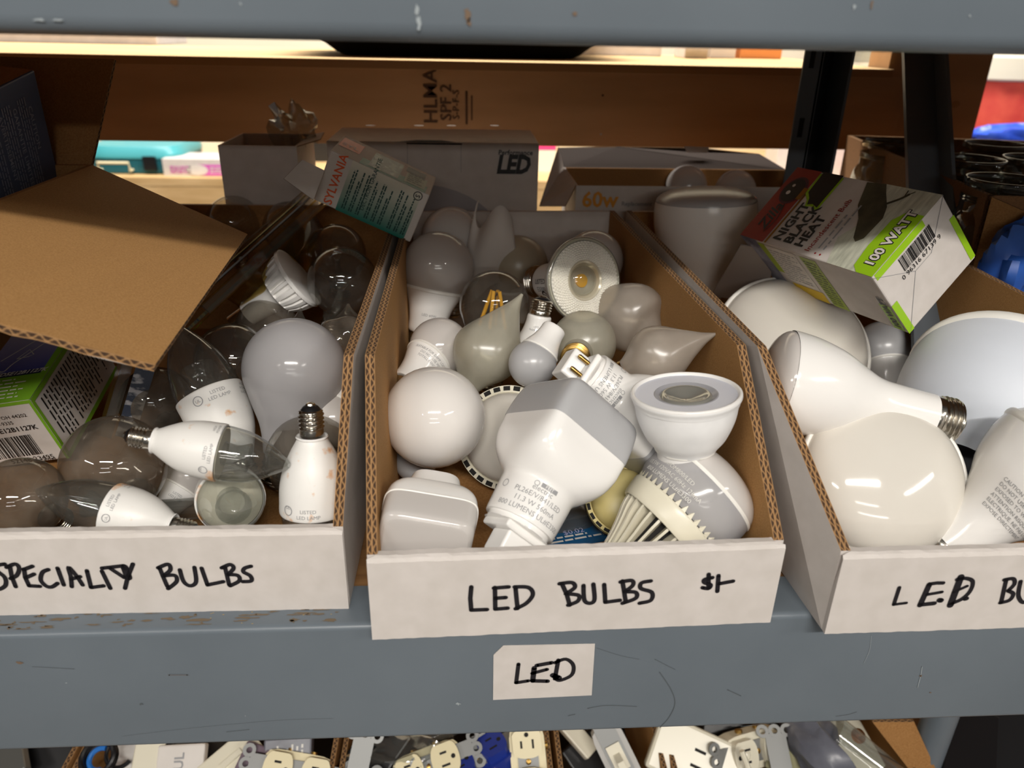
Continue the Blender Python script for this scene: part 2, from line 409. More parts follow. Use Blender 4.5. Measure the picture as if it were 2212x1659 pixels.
def k_globe(e, R, gm=None, bm=None, br=.34, fil=False, bl=.62):
    a0 = -math.degrees(math.acos(br+.04)); prof = sc([(math.sin(math.radians(a0))-.22, br), (math.sin(math.radians(a0))-.10, br*1.0)], R)+arc(a0, 90, 24, R)
    lobj('glass_envelope', prof, gm or clear, e)
    t0 = (math.sin(math.radians(a0))-.2)*R
    if fil:
        mb = MB(); mb.tube([(0, 0, t0), (0, 0, -.25*R)], [.2*R, .07*R], clear, 10); mb.ob('glass_stem', e, True)
        mb = MB()
        for sg in (-1, 1): mb.tube([(0, 0, -.4*R), (sg*.1*R, 0, -.2*R), (sg*.25*R, 0, .1*R)], .012*R, nickel, 5)
        mb.tube([(-.25*R, 0, .1*R), (-.1*R, .05*R, .04*R), (.1*R, .05*R, .04*R), (.25*R, 0, .1*R)], .015*R, nickel, 5); mb.ob('filament', e)
    screw(e, t0, br*R, bl*R, bm or nickel)
def k_filament(e, R):
    prof = sc(cr([(-1.72, .46), (-1.5, .49), (-1.15, .58), (-.8, .74), (-.47, .885)], 4), R)+arc(-24, 90, 16, R)
    lobj('glass_envelope', prof, clear, e)
    mb = MB(); mb.tube([(0, 0, -1.7*R), (0, 0, -1.0*R), (0, 0, .25*R)], [.2*R, .09*R, .04*R], clear, 10); mb.ob('glass_stem', e, True)
    for k in range(4):
        a = math.pi/4+k*math.pi/2+.25
        mb = MB(); mb.tube([(.12*R*math.cos(a), .12*R*math.sin(a), .42*R), (.38*R*math.cos(a+.35), .38*R*math.sin(a+.35), -.62*R)], .055*R, filament_m, 8)
        mb.ob('filament_rod', e, True)
    mb = MB()
    for k in range(4):
        a = math.pi/4+k*math.pi/2+.25; mb.tube([(0, 0, .25*R), (.12*R*math.cos(a), .12*R*math.sin(a), .42*R)], .015*R, nickel, 5)
    mb.ob('support_wires', e)
    screw(e, -1.7*R, .43*R, .86*R)
def k_candle(e, R, long=2.6, txt=True, flip=False, inner=True, thx=0, stain=True):
    body = sc(cr([(.26, 1.0), (.2, 1.01), (0, 1.0), (-.55, .965), (-1.1, .83), (-1.55, .62), (-1.82, .47), (-1.95, .41)], 5), R)
    lobj('housing', body, white_rust if stain else white_pl, e, 44)
    gl = sc(cr([(.24, .95), (.5, .955), (long*.45, .86), (long*.7, .6), (long*.9, .28), (long*.985, .1), (long, .005)], 6), R)
    lobj('glass_envelope', gl, clear_pl, e, 44)
    if inner:
        lobj('lens_disc', sc([(.27, .93), (.30, .90), (.32, .5), (.325, .01)], R), cream, e, 32)
        lobj('light_guide', sc(cr([(.3, .42), (.5, .38), (.8, .36), (1.15, .5), (1.2, .46)], 4), R), clear_pl, e, 24)
    lobj('collar', sc([(-1.92, .43), (-1.97, .46), (-2.01, .44)], R), white_pl, e, 24)
    screw(e, -1.99*R, .34*R, 1.0*R, nickel, blackp, 4.5)
    if txt:
        rf = rfunc(body)
        wrap(e, ['LISTED', 'LED LAMP'], .15*R, -.02*R, rf, gprint, -math.pi/2+thx, flip)
        wrap(e, ['HIGH', 'POWER', 'FACTOR'], .12*R, .04*R, rf, gprint, -math.pi/2+thx+(.95 if not flip else -.95), flip)
        wrap_ring(e, .15*R, -.05*R, -math.pi/2+thx-(.62 if not flip else -.62), rf, gprint, .025*R)
        wrap(e, ['UL'], .13*R, -.1*R, rf, gprint, -math.pi/2+thx-(.62 if not flip else -.62), flip)
def k_flame(e, R, L=1.9, gm=None, flutes=6, amp=.035, bend=.14, bm=brass, twist=.5, b0=-1.15, br=.36):
    pr = cr([(b0, br), (b0*.8, br*1.35), (-.45, .86), (0, 1.0), (.5, .88), (L*.55, .50), (L*.78, .22), (L*.93, .09), (L, .045)], 5)
    v, f = loft(sc(pr, R), 48, lambda th, t, q: q*(1+amp*math.cos(flutes*(th+twist*t/R))))
    for p in v:
        x = max(0, p.z/(L*R)); p.x += bend*R*x*x
    mk('glass_envelope', v, f, gm or satin, e, smooth=True)
    screw(e, b0*R+.06*R, br*R*.98, .75*R, bm)
def k_br(e, R, face=None, body=None, dome=.42, txt=None, rimm=None, rim=True, neck=1.0, base=True, vents=0, thx=0, tsize=.09, tt=-.85, flip=True, trot=False, th_t=0, L=1.0, ins=None, rnd=False):
    fr = .84 if vents else .97
    fp = [(dome*R*math.sin(math.radians(a)), max(1e-4, R*fr*math.cos(math.radians(a))**.85)) for a in range(0, 91, 5)]
    lobj('face_lens', fp, face or diff_cream, e, 64)
    bp = sc(cr([(.0, .985), (-.1, .99), (-.35*L, .95), (-.7*L, .82), (-1.0*L, .62), (-1.25*L, .48), (-1.55*L, .42*neck), (-1.95*L, .40*neck)], 5), R)
    if rnd == 2: bp = sc(cr([(.0, .975), (-.25, 1.0), (-.6, .97), (-1.0, .85), (-1.4, .64), (-1.7, .49), (-1.95, .42)], 5), R)
    elif rnd: bp = sc(cr([(.0, .985), (-.2, 1.0), (-.5, .97), (-.8, .87), (-1.03, .68), (-1.16, .48), (-1.24, .40), (-1.42, .38)], 5), R)
    lobj('reflector_body', bp, body or white_pl, e, 64)
    if vents: lobj('vent_ring', sc([(.0, .83), (.03, .85), (.03, .98)], R), rimm or cream, e, 64)
    if rim and not vents: lobj('rim', sc(cr([(.05, .955), (.065, .985), (.04, 1.012), (-.03, 1.018), (-.07, .99)], 3), R), rimm or edge_l, e, 64)
    if vents:
        mb = MB()
        for k in range(vents):
            a = 2*math.pi*k/vents; c = V((math.cos(a), math.sin(a), 0)); tdir = V((-math.sin(a), math.cos(a), 0)); w2 = math.pi/vents*.62*R
            for (r0, r1, z0, z1, mm) in ((.995, 1.0, -.2, -.06, dark),):
                mb.add([c*R*1.0-tdir*w2+V((0, 0, -.06*R)), c*R*1.0+tdir*w2+V((0, 0, -.06*R)), c*R*1.005+tdir*w2+V((0, 0, -.17*R)), c*R*1.005-tdir*w2+V((0, 0, -.17*R))], [(0, 3, 2, 1)], mm)
                mb.add([c*R*.965-tdir*w2+V((0, 0, .034*R)), c*R*.965+tdir*w2+V((0, 0, .034*R)), c*R*.88+tdir*w2+V((0, 0, .034*R)), c*R*.88-tdir*w2+V((0, 0, .034*R))], [(0, 1, 2, 3)], mm)
        mb.ob('vent_slots', e)
    if base: screw(e, -1.93*R*L, .385*R*neck, .66*R, nickel, ins or blackp)
    if txt: wrap(e, txt, tsize*R, tt*R, rfunc(bp), gprint, -math.pi/2+th_t, flip, trot, align='LEFT')
KIND = dict(a19led=k_a19led, a19inc=k_a19inc, globe=k_globe, filament=k_filament, candle=k_candle, flame=k_flame, br=k_br)
def bulb(kind, label, px, py, rp, z, d, name='light_bulb', group=None, roll=0, cat='light bulb', t=None, **o):
    C = U(px, py, z=z) if t is None else U(px, py, t=t); R = rp*depth(C)/FPX
    e = thing(name, label, cat, frame(C, d, roll), group); KIND[kind](e, R, **o); return e
# ---------------------------------------------------------------- setting
def struct(name, mb): o = mb.ob(name); o['kind'] = 'structure'; return o
struct('floor', MB().box((-4, -5, -1.25), (5, 4, -1.2), floor_m))
struct('wall_back', MB().box((-4, 3.4, -1.2), (5, 3.5, 2.4), cream_wall))
# steel shelving unit
unit = thing('shelving_unit', 'grey painted steel shelving unit whose beams hold the bulb boxes', 'shelf', Matrix.Identity(4))
def beam_prof(z1, z0, dpt, r):
    # cross-section in (y,z): rounded upper and lower front edges
    pts = [(dpt, z1)]
    pts += [(r-r*math.sin(a), z1-r+r*math.cos(a)) for a in [math.pi/2*i/6 for i in range(7)]]
    pts += [(r-r*math.cos(a), z0+r-r*math.sin(a)) for a in [math.pi/2*i/6 for i in range(7)]]
    pts += [(dpt, z0)]
    return pts
def extr(name, pts, x0, x1, m, parent):
    n = len(pts); vs = [(x0, y, z) for y, z in pts]+[(x1, y, z) for y, z in pts]
    fs = [(i, (i+1) % n, n+(i+1) % n, n+i) for i in range(n)]+[tuple(range(n-1, -1, -1)), tuple(range(n, 2*n))]
    return mk(name, vs, fs, m, parent, smooth=True)
ub = extr('upper_beam', beam_prof(.43, .318, .035, .008), -1.0, 1.3, steel, unit)
lb = extr('lower_beam', beam_prof(0, -.0955, .036, .004), -1.0, 1.3, steel, unit)
MB().box((-1.0, .0362, .405), (1.3, .72, .42), deckm).ob('shelf_board', unit)  # unseen upper deck, deepened to block aisle light leaking in behind it
MB().box((-1.0, .0362, -.017), (.98, .62, -.0012), deckm).ob('shelf_board', unit)
mb = MB().box((-1.0, .036, -.0905), (1.3, .040, -.02), steel_dark); mb.ob('beam_web', unit)
mb = MB()                                                           # rear upright, a slotted U channel
c0 = U(1740, 115, y=.50); x0 = c0.x
mb.box((x0, .50, -.62), (x0+.020, .503, .66), steel_dark).box((x0+.018, .50, -.62), (x0+.021, .535, .66), steel_dark)
mb.box((x0+.046, .49, -.62), (x0+.049, .535, .66), steel_dark).box((x0+.019, .532, -.62), (x0+.049, .535, .66), blackp)  # channel back coloured black, the shade inside it put into the colour
mb.ob('upright_post', unit)
mb = MB()
for k in range(9): mb.box((x0+.006, .4992, -.2+.07*k), (x0+.011, .4999, -.18+.07*k), dark)
mb.ob('slot_holes', unit)
p0, p1 = U(1985, 120, y=.50), U(2000, 470, y=.36); dd = (p1-p0).normalized(); p0 -= dd*.12; p1 += dd*.2
mb = MB(); s_ = V((1, 0, 0)); nn = dd.cross(s_).normalized()
def bar(mb, a, b, s, n, w, h, m):
    return mb.add([a-s*w-n*h, a+s*w-n*h, a+s*w+n*h, a-s*w+n*h, b-s*w-n*h, b+s*w-n*h, b+s*w+n*h, b-s*w+n*h],
                  [(0, 1, 2, 3), (7, 6, 5, 4), (0, 4, 5, 1), (1, 5, 6, 2), (2, 6, 7, 3), (3, 7, 4, 0)], m)
bar(mb, p0, p1, s_, nn, .0175, .0025, steel_dark); bar(mb, p0+s_*.0165+nn*.01, p1+s_*.0165+nn*.01, s_, nn, .0018, .012, steel)
mb.ob('diagonal_brace', unit)
lp = U(2012, 1600, y=.20)
mb = MB(); mb.tube([(lp.x, .20, -.62), (lp.x, .20, -.3), (lp.x, .20, -.018)], .0165, steel, 20); mb.ob('lower_post', unit, True)
# marks on the beams
fb = Face((0, 0, 0), (1, 0, 0), (0, 0, 1), lb, .0004); fu = Face((0, 0, 0), (1, 0, 0), (0, 0, 1), ub, .0004)
scuff = mat('dark_scuff', (84, 90, 94), .6); paintw = mat('pale_scrape', (152, 160, 164), .6); rust = mat('rust_spot', (112, 92, 74), .8)
def onbeam(px, py): p = U(px, py, y=-.0003); return (p.x, p.z)
for pts, wd, m in [([(1425, 1452), (1450, 1490), (1458, 1520), (1445, 1550), (1425, 1572)], .0007, scuff), ([(1270, 1530), (1310, 1524), (1375, 1526)], .0007, scuff),
        ([(1290, 1400), (1340, 1416), (1380, 1424)], .0004, scuff), ([(1415, 1424), (1438, 1436), (1458, 1446)], .0005, scuff), ([(1228, 1546), (1242, 1543)], .0007, scuff),
        ([(490, 1581), (538, 1576)], .0006, scuff), ([(265, 1590), (420, 1572), (600, 1556), (720, 1552)], .0002, scuff), ([(1600, 1569), (1677, 1561)], .0005, scuff),
        ([(1806, 1547), (1830, 1544), (1850, 1538)], .0005, scuff), ([(1572, 1490), (1600, 1503)], .0008, scuff), ([(1882, 1374), (1878, 1405), (1866, 1432)], .0003, paintw),
        ([(1982, 1485), (1988, 1462), (1992, 1440)], .0006, paintw), ([(70, 1440), (160, 1445)], .0005, scuff), ([(365, 1458), (405, 1458)], .0014, mat('dull_smear', (98, 98, 100), .6))]:
    fb.stroke([onbeam(*q) for q in pts], wd*.75, m, 'scratch_mark')
for px, py, r, m in [(42, 1431, .0022, rust), (305, 1521, .0014, scuff), (1989, 1460, .0013, rust), (2010, 1496, .001, rust), (990, 1520, .002, paintw), (143, 1475, .0008, paintw), (530, 1546, .0006, paintw)]:
    fb.blob(*onbeam(px, py), r, r*.7, m, 'paint_chip')
fb.done()
fl = Face((0, 0, 0), (1, 0, 0), (0, 1, 0), lb, .0002); rl = random.Random(4); dm = mat('brown_dust', (112, 98, 80), .9); dm2 = mat('yellow_flake', (190, 160, 90), .7)
for k in range(60): fl.blob(-.29+.22*rl.random()**1.3, .004+.012*rl.random(), .0015+.004*rl.random()*(k%3), .0006+.0012*rl.random(), dm, 'dust_mark')
for k in range(12): fl.blob(-.20+.15*rl.random(), .003+.012*rl.random(), .0008, .0003, dm2, 'dust_mark')
fl.done()
for px, py, r, rv, m in [(1010, 30, .0016, .004, rust), (1013, 50, .0012, .0022, rust), (905, 50, .0012, .003, paintw), (900, 22, .001, .003, paintw), (1241, 30, .0013, .001, rust), (1883, 10, .0006, .002, rust),
        (375, 5, .0022, .002, rust), (85, 43, .003, .0006, paintw), (125, 43, .003, .0006, paintw), (520, 8, .0007, .0007, paintw), (1845, 15, .0008, .0016, paintw), (2095, 34, .0006, .0008, paintw)]:
    fu.blob(*onbeam(px, py), r, rv, m, 'paint_chip')
fu.done()
# wooden rack standing behind, back to back
rack = thing('wooden_rack', 'brown wooden rack behind the steel shelf, stamped board under a plywood top', 'rack', Matrix.Identity(4))
extr('plank', [(.735, .2700), (.735, .1755), (.737, .1745), (.771, .1745), (.773, .1755), (.773, .2700)], -1.6, .596, plank_m, rack)
mb = MB().box((-1.6, .722, .2702), (.575, 1.13, .281), wood); mb.box((-1.6, .7214, .2705), (.575, .7219, .2808), wood_dark); mb.ob('plywood_top', rack)
mb = MB().box((.578, .742, -1.2), (.608, .80, 1.1), plank_m).box((.6085, .758, -1.2), (.732, .79, 1.1), plank_m); mb.ob('upright_board', rack)
mb = MB().box((-1.62, .742, -1.2), (-1.60, .80, 1.1), plank_m); mb.ob('upright_board', rack)
fk = Face((0, .735, 0), (1, 0, 0), (0, 0, 1), rack, .0005)
def onp(px, py): p = U(px, py, y=.7345); return p.x, p.z
a = onp(945, 268); fk.text('HLMA.', *a, .026, brownstamp, .01, name='stamp', rot=math.pi/2)
a = onp(975, 268); fk.text('SPF 2', a[0], a[1]+.004, .021, brownstamp, .012, name='stamp', rot=math.pi/2)
a = onp(992, 258); fk.text('S-P-F-S', a[0], a[1], .013, brownstamp, .01, name='stamp', rot=math.pi/2)
fk.stroke([(a[0]+.010, a[1]-.005), (a[0]+.010, a[1]+.035)], .003, brownstamp, 'stamp'); fk.stroke([(a[0]+.017, a[1]), (a[0]+.017, a[1]+.03)], .002, brownstamp, 'stamp')
a = onp(1302, 206); fk.disc(a[0], a[1], .0015, dark, 'nail_hole'); a = onp(1298, 290); fk.disc(a[0], a[1], .0012, paintw, 'nail_head')
fk.done()
fk = Face((0, .758, 0), (1, 0, 0), (0, 0, 1), rack, .0005); p = U(2065, 225, y=.757); fk.disc(p.x, p.z, .006, wood_dark, 'knot', rv=.005); fk.done()
def carton(name, label, M, a, b, c, m, cat='box', group=None, bev=.0012):
    e = thing(name, label, cat, M, group)
    me = MB().box((0, 0, 0), (a, b, c), m).ob('carton_body', e)
    md = me.modifiers.new('soft_edge', 'BEVEL'); md.width = bev; md.segments = 2
    return e
I4 = Matrix.Identity(4)
def T(x, y, z, rz=0): return Matrix.Translation((x, y, z)) @ Matrix.Rotation(rz, 4, 'Z')
zt = .2811
p = U(340, 97, z=zt); q = U(0, 93, z=zt); carton('white_carton', 'long white carton on the plywood top at the left end', T(p.x-.42, p.y, zt), .42, .16, .12, white_card)
p = U(1222, 118, z=zt); q = U(1428, 122, y=p.y); carton('white_carton', 'small low white carton on the plywood top right of the black tray', T(p.x, p.y, zt), q.x-p.x, .09, .03, white_card)
p = U(1005, 128, z=zt)
e = thing('black_tray', 'black tray with pale edge lying on the plywood top', 'tray', T(p.x, p.y-.02, zt, .06))
v, f = loft([(0, .17, 5), (.004, .18, 5), (.045, .235, 5), (.05, .24, 5), (.05, .225, 5), (.012, .165, 5)], 48); v = [V((q.x, q.y*.6+.17, q.z)) for q in v]
mk('tray_body', v, f, mat('matt_black', (16, 15, 14), .9, spec=.1), e, smooth=True); v2 = [V((q.x*1.005, q.y*1.005-.001, q.z)) for q in v[2*48:4*48]]
mk('rim', v2, [(k, (k+1) % 48, 48+(k+1) % 48, 48+k) for k in range(48)], mat('pale_trim', (170, 160, 150), .4), e)
for (pxa, pxb, yy, h, m, lab) in [(1480, 1530, .98, .05, white_card, 'white packet far back on the plywood top'), (1535, 1590, 1.02, .05, paper, 'grey white packet on the plywood top beside an orange box'), (1600, 1690, 1.03, .04, orange_w, 'orange brown box on the plywood top near the dark post'), (1845, 1900, .95, .06, clear_pl, 'clear plastic bag on the plywood top between the two dark posts')]:
    a, b = U(pxa, 110, y=yy), U(pxb, 110, y=yy); carton('small_package', lab, T(a.x, yy, zt), b.x-a.x, .07, h, m, 'package')
# far side of the aisle
far = thing('far_counter', 'tan wooden counter of the next aisle seen through the gap', 'counter', I4)
MB().box((-1.7, 1.9, -.108), (1.2, 2.6, -.085), wood).ob('counter_top', far); MB().box((-1.7, 1.9006, -1.2), (1.2, 1.93, -.1085), wood).ob('front_panel', far)
tb = thing('tool_case', 'teal hard plastic tool case on the far counter', 'case', T(-1.08, 1.955, -.0848))
mb = MB().loft([(0, .128, 6), (.004, .132, 6), (.042, .132, 6)], teal_dk, 40, M=Matrix.Translation((.135, .13, 0))); mb.ob('lower_shell', tb, True)
mb = MB().loft([(.043, .134, 6), (.055, .134, 6), (.075, .12, 6)], tealcase, 40, M=Matrix.Translation((.135, .13, 0))); mb.ob('lid', tb, True)
MB().tube([(.05, -.004, .012), (.05, -.022, .012), (.05, -.024, .034), (.135, -.024, .034), (.135, -.022, .012), (.135, -.004, .012)], .004, ivory, 8).ob('handle', tb, True)
MB().box((.17, -.012, .012), (.205, .0, .05), blackp).ob('latch', tb)
e = carton('pink_white_box', 'flat white and pink box beside the teal tool case', T(-.85, 1.925, -.0848), .28, .12, .048, white_card)
f = Face((0, 0, 0), (1, 0, 0), (0, 0, 1), e, .0006); f.rect(.095, .003, .279, .033, pinkp).disc(.095, .018, .03, paper, 'printed_panel', 2, .015).fine(.02, .008, .08, .03, 3, pinkp, seed=4).fine(.13, .008, .17, .028, 3, paper, seed=5); f.done()
for i, (x, y, wd, h, m, lab) in enumerate([(-1.1, 2.30, .12, .11, bluep, 'blue box at the back of the far counter'), (-.96, 2.32, .2, .085, cream, 'cream box behind the teal case'), (-.75, 2.28, .14, .10, orange_w, 'orange box at the back of the far counter'),
        (-.59, 2.2, .16, .13, blackp, 'black bag at the back of the far counter'), (.12, 2.05, .16, .065, cream, 'cream box glimpsed beside the big white lamp carton'), (.95, 2.0, .3, .1, white_card, 'white box glimpsed at the foot of the dark post')]):
    carton('stock_box', lab, T(x, y, -.0848), wd, .1, h, m)
carton('stock_box', 'hot pink box on the cream box beside the big white lamp carton', T(.14, 2.05, -.0195), .14, .1, .06, hotpink)
e = thing('red_bin', 'red fabric storage bin seen past the wooden upright', 'storage bin', T(1.27, 1.66, -1.2))
mb = MB().loft([(0, .3, 6), (.01, .31, 6), (1.40, .33, 6), (1.42, .33, 6)], clothred, 40, M=Matrix.Translation((.31, .3, 0))); mb.ob('bin_body', e, True)
MB().loft([(1.42, .335, 6), (1.425, .34, 6), (1.475, .34, 6), (1.48, .33, 6)], cream, 40, M=Matrix.Translation((.31, .3, 0))).ob('lid', e, True)
rd = random.Random(5)
def crumple(name, label, C, rx, ry, rz_, m, cat, seed=1, amp=.3, n=14, parent=None):
    rd = random.Random(seed); vs = []; fs = []; ph = [(rd.uniform(1, 5), rd.uniform(1, 5), rd.uniform(0, 6)) for _ in range(6)]
    for i in range(n+1):
        for k in range(2*n):
            a, b = math.pi*i/n, math.pi*k/n; d = V((math.sin(a)*math.cos(b), math.sin(a)*math.sin(b), math.cos(a)))
            q = 1+amp*sum(math.sin(x*d.x*2+y*d.y*2+z+d.z*x) for x, y, z in ph)/4
            vs.append(V(C)+V((d.x*rx, d.y*ry, d.z*rz_))*q)
    for i in range(n):
        for k in range(2*n): fs.append((i*2*n+k, (i+1)*2*n+k, (i+1)*2*n+(k+1) % (2*n), i*2*n+(k+1) % (2*n)))
    o = mk(name, vs, fs, m, parent, smooth=True)
    return setp(o, label, cat) if label else o
p = U(2180, 290, y=1.50); carton('stand_box', 'plain cardboard box under the blue bag past the wooden upright', T(p.x-.1, 1.44, -1.2), .4, .14, 1.2+p.z-.03, kraft2)
crumple('blue_bag', 'bright blue printed plastic bag below the red bin', (p.x+.03, 1.5, p.z-.005), .13, .05, .03, bluebag, 'bag', 3, .25)
# ---------------------------------------------------------------- cut-down display bins
def wall(name, parent, outer, inset, mo, mi, corr_edges, th=1):
    n = len(outer); outer = [V(p) for p in outer]; inner = [p+V(inset) for p in outer]
    mb = MB(); mb.add(outer, [tuple(range(n))], mo); mb.add(inner, [tuple(range(n-1, -1, -1))], mi)
    s_ = 0
    for i in range(n):
        j = (i+1) % n; l = (outer[j]-outer[i]).length
        mb.add([outer[i], outer[j], inner[j], inner[i]], [(3, 2, 1, 0)], corr_m if i in corr_edges else mo, [[(s_, 1), (s_+l, 1), (s_+l, 0), (s_, 0)]]); s_ += l
    return mb.ob(name, parent)
def ray_on(px, py, O, n):
    d = U(px, py, t=1)-CAM; return CAM+d*((V(O)-CAM).dot(n)/d.dot(n))
def make_bin(label, FL, FR, KL, KR, BL, BR, Hf=.058, Hs=.1445, back_in=white_card, front=white_card, ear=False):
    e = thing('bin_box', label, 'box', I4, 'cardboard bins of loose bulbs')
    P = lambda q, z: V((q[0], q[1], z))
    th = .0058
    u = (V(FR).to_3d()-V(FL).to_3d()).normalized(); n = V((u.y, -u.x, 0))
    f0 = .0085
    for s_, F_, K, B in ((1, FL, KL, BL), (-1, FR, KR, BR)):
        Fb = V(F_).to_3d()-n*f0*.3; Bb = V(B).to_3d()
        F2 = V(F_).to_3d()-n*.004
        out = [F2, Bb, P(B, Hs), P(K, Hs), P((F2.x, F2.y), Hf)]
        out = [V(p) for p in out]
        if s_ < 0: wall('side_panel', e, out, (-th, 0, 0), white_card, kraft, (2, 3))
        else: wall('side_panel', e, out[::-1], (th, 0, 0), white_card, kraft, (0, 1, 2))
    b0, b1 = V(BL).to_3d(), V(BR).to_3d(); i_ = V((th, 0, 0)); bt = V((0, -.005, 0))
    wall('back_panel', e, [b1-i_, b0+i_, b0+i_+V((0, 0, Hs)), b1-i_+V((0, 0, Hs))], bt, white_card, back_in, ())
    mb = MB(); z0 = .0004; q = [V(FL).to_3d()-n*.006+V((.006, 0, z0)), V(FR).to_3d()-n*.006+V((-.006, 0, z0)), b1+bt-i_+V((0, 0, z0)), b0+bt+i_+V((0, 0, z0))]
    up = V((0, 0, .003)); mb.add(q+[p+up for p in q], [(3, 2, 1, 0), (4, 5, 6, 7), (0, 1, 5, 4), (1, 2, 6, 5), (2, 3, 7, 6), (3, 0, 4, 7)], kraft2); mb.ob('bottom_panel', e)
    # folded-over front with a rounded white lip
    W_ = (V(FR)-V(FL)).length; prof = [(0, 0), (0, Hf-.003), (.0012, Hf-.0008), (.003, Hf), (f0-.001, Hf-.0003), (f0, Hf-.002), (f0, 0)]
    O = V(FL).to_3d(); vs = []; m_ = len(prof); rd = random.Random(3)
    nx = 60
    for i in range(nx+1):
        x = W_*i/nx
        for k, (d, z) in enumerate(prof):
            xx = x
            if d > .0015 and z > .03: xx = max(.005, min(W_-.005, x))
            if k in (0, 6): z = -.0002+abs(rd.uniform(-.0005, .0005))
            vs.append(O+u*xx-n*d+V((0, 0, z+ (rd.uniform(-.0003, .0003) if z > .02 else 0))))
    fs = [(i*m_+k, i*m_+(k+1) % m_, (i+1)*m_+(k+1) % m_, (i+1)*m_+k) for i in range(nx) for k in range(m_)]
    fs = [tuple(reversed(f)) for f in fs]
    fs += [tuple(range(m_)), tuple(range(nx*m_+m_-1, nx*m_-1, -1))]
    fp = mk('front_panel', vs, fs, front, e)
    return e, Face(O, u, (0, 0, 1), fp, .0004), n
bL, fL, nL = make_bin('white cardboard bin marked SPECIALTY BULBS, full of clear glass bulbs', (-.385, .017), (-.072, .015), (-.392, .075), (-.0668, .072), (-.39, .49), (-.0665, .49), back_in=kraft2)
bC, fC, nC = make_bin('white cardboard bin marked LED BULBS with a dollar price', (-.055, -.012), (.184, -.006), (-.0600, .072), (.178, .086), (-.0605, .464), (.163, .472))
bR, fR, nR = make_bin('white cardboard bin at the right marked L.E.D, holding big flood bulbs', (.213, -.017), (.462, -.0155), (.1845, .083), (.432, .11), (.176, .472), (.448, .472), back_in=kraft2)
def write(f, n, strokes, ox, oy, k, wd):
    for st in strokes:
        pts = []
        for x, y in st[1:] if isinstance(st[0], (int, float)) else st:
            p = ray_on(ox+x/k, oy+y/k, f.O, n)-f.O; pts.append((p.dot(f.u), p.dot(f.v)))
        f.stroke(pts, st[0] if isinstance(st[0], (int, float)) else wd, ink, smooth=len(pts) > 3)
write(fL, nL, [[(30, 325), (-15, 335), (-15, 365), (30, 405), (35, 450), (0, 475), (-25, 470)], [(60, 338), (72, 400), (95, 460)], [(40, 345), (92, 325), (116, 350), (102, 392), (65, 412)],
  [(145, 355), (152, 405), (175, 455)], [(145, 357), (195, 338)], [(155, 407), (205, 385)], [(175, 455), (240, 458)], [(290, 358), (255, 375), (245, 420), (275, 455), (310, 462), (345, 440)], [(345, 350), (382, 450)],
  [(430, 460), (424, 400), (410, 345), (450, 385), (495, 450)], [(425, 415), (480, 400)], [(520, 365), (545, 465)], [(545, 465), (620, 455)], [(610, 368), (660, 470)], [(610, 350), (740, 335)], [(655, 348), (742, 405)], [(.0042, ) and (795, 325), (765, 400), (748, 470)],
  [.0045, (745, 345), (768, 405)], [(955, 350), (975, 400), (1000, 458)], [(945, 348), (1005, 326), (1018, 360), (978, 395)], [(978, 395), (1045, 393), (1055, 430), (1005, 472)],
  [(1075, 360), (1098, 430), (1138, 455), (1172, 430), (1162, 345)], [(1205, 350), (1240, 450)], [(1240, 450), (1335, 430)], [(1345, 345), (1370, 450)], [(1325, 348), (1375, 328), (1396, 350), (1362, 388)], [(1362, 388), (1420, 393), (1430, 425), (1375, 455)],
  [(1500, 338), (1462, 350), (1455, 372), (1495, 395), (1502, 425), (1450, 430)]], 0, 1100, 2.765, .0026)
write(fC, nC, [[(560, 322), (555, 380), (560, 440)], [(560, 440), (640, 437)], [(680, 325), (682, 435)], [(682, 435), (745, 430)], [(675, 328), (750, 322)], [(680, 380), (735, 376)], [(785, 330), (795, 432)], [(780, 322), (850, 325), (873, 360), (840, 405), (785, 433)],
  [(1020, 305), (1045, 360), (1060, 415)], [(1008, 306), (1070, 300), (1086, 325), (1040, 357)], [(1040, 357), (1105, 365), (1100, 395), (1052, 415)], [(1130, 315), (1135, 390), (1165, 405), (1186, 385), (1180, 308)], [(1235, 310), (1241, 400)], [(1241, 400), (1315, 390)],
  [(1328, 292), (1345, 400)], [(1318, 297), (1375, 290), (1380, 315), (1338, 347)], [(1338, 347), (1395, 350), (1395, 380), (1328, 405)], [(1472, 292), (1425, 302), (1422, 330), (1477, 350), (1472, 390), (1415, 405)],
  [(1785, 275), (1745, 285), (1745, 300), (1776, 312), (1765, 330), (1735, 326)], [(1766, 258), (1765, 330)], [(1816, 265), (1810, 345)], [(1820, 306), (1890, 293)]], 780, 1130, 2.353, .0027)
write(fR, nR, [[.0024, (1015, 500), (980, 608)], [.002, (980, 608), (1060, 598)], [.0035, (1208, 480), (1148, 612)], [.0026, (1205, 478), (1255, 470), (1296, 470)], [.0022, (1190, 545), (1288, 528)], [.003, (1150, 610), (1240, 600)], [.0035, (1272, 580), (1282, 582)],
  [.0042, (1410, 432), (1342, 612)], [.0026, (1385, 448), (1440, 440), (1485, 460), (1470, 520), (1420, 570), (1355, 600)], [.002, (1360, 530), (1450, 490)], [.003, (1436, 572), (1446, 570)], [.0026, (1700, 450), (1668, 592)], [.0026, (1688, 450), (1745, 443), (1752, 478), (1712, 520)],
  [.0026, (1712, 520), (1745, 540), (1722, 580), (1662, 597)], [.0026, (1792, 460), (1778, 550), (1810, 595), (1865, 560), (1880, 455)], [.0026, (1950, 450), (1930, 590), (2010, 585)]], 1600, 1100, 2.967, .0026)
fL.done(); fC.done(); fR.done()
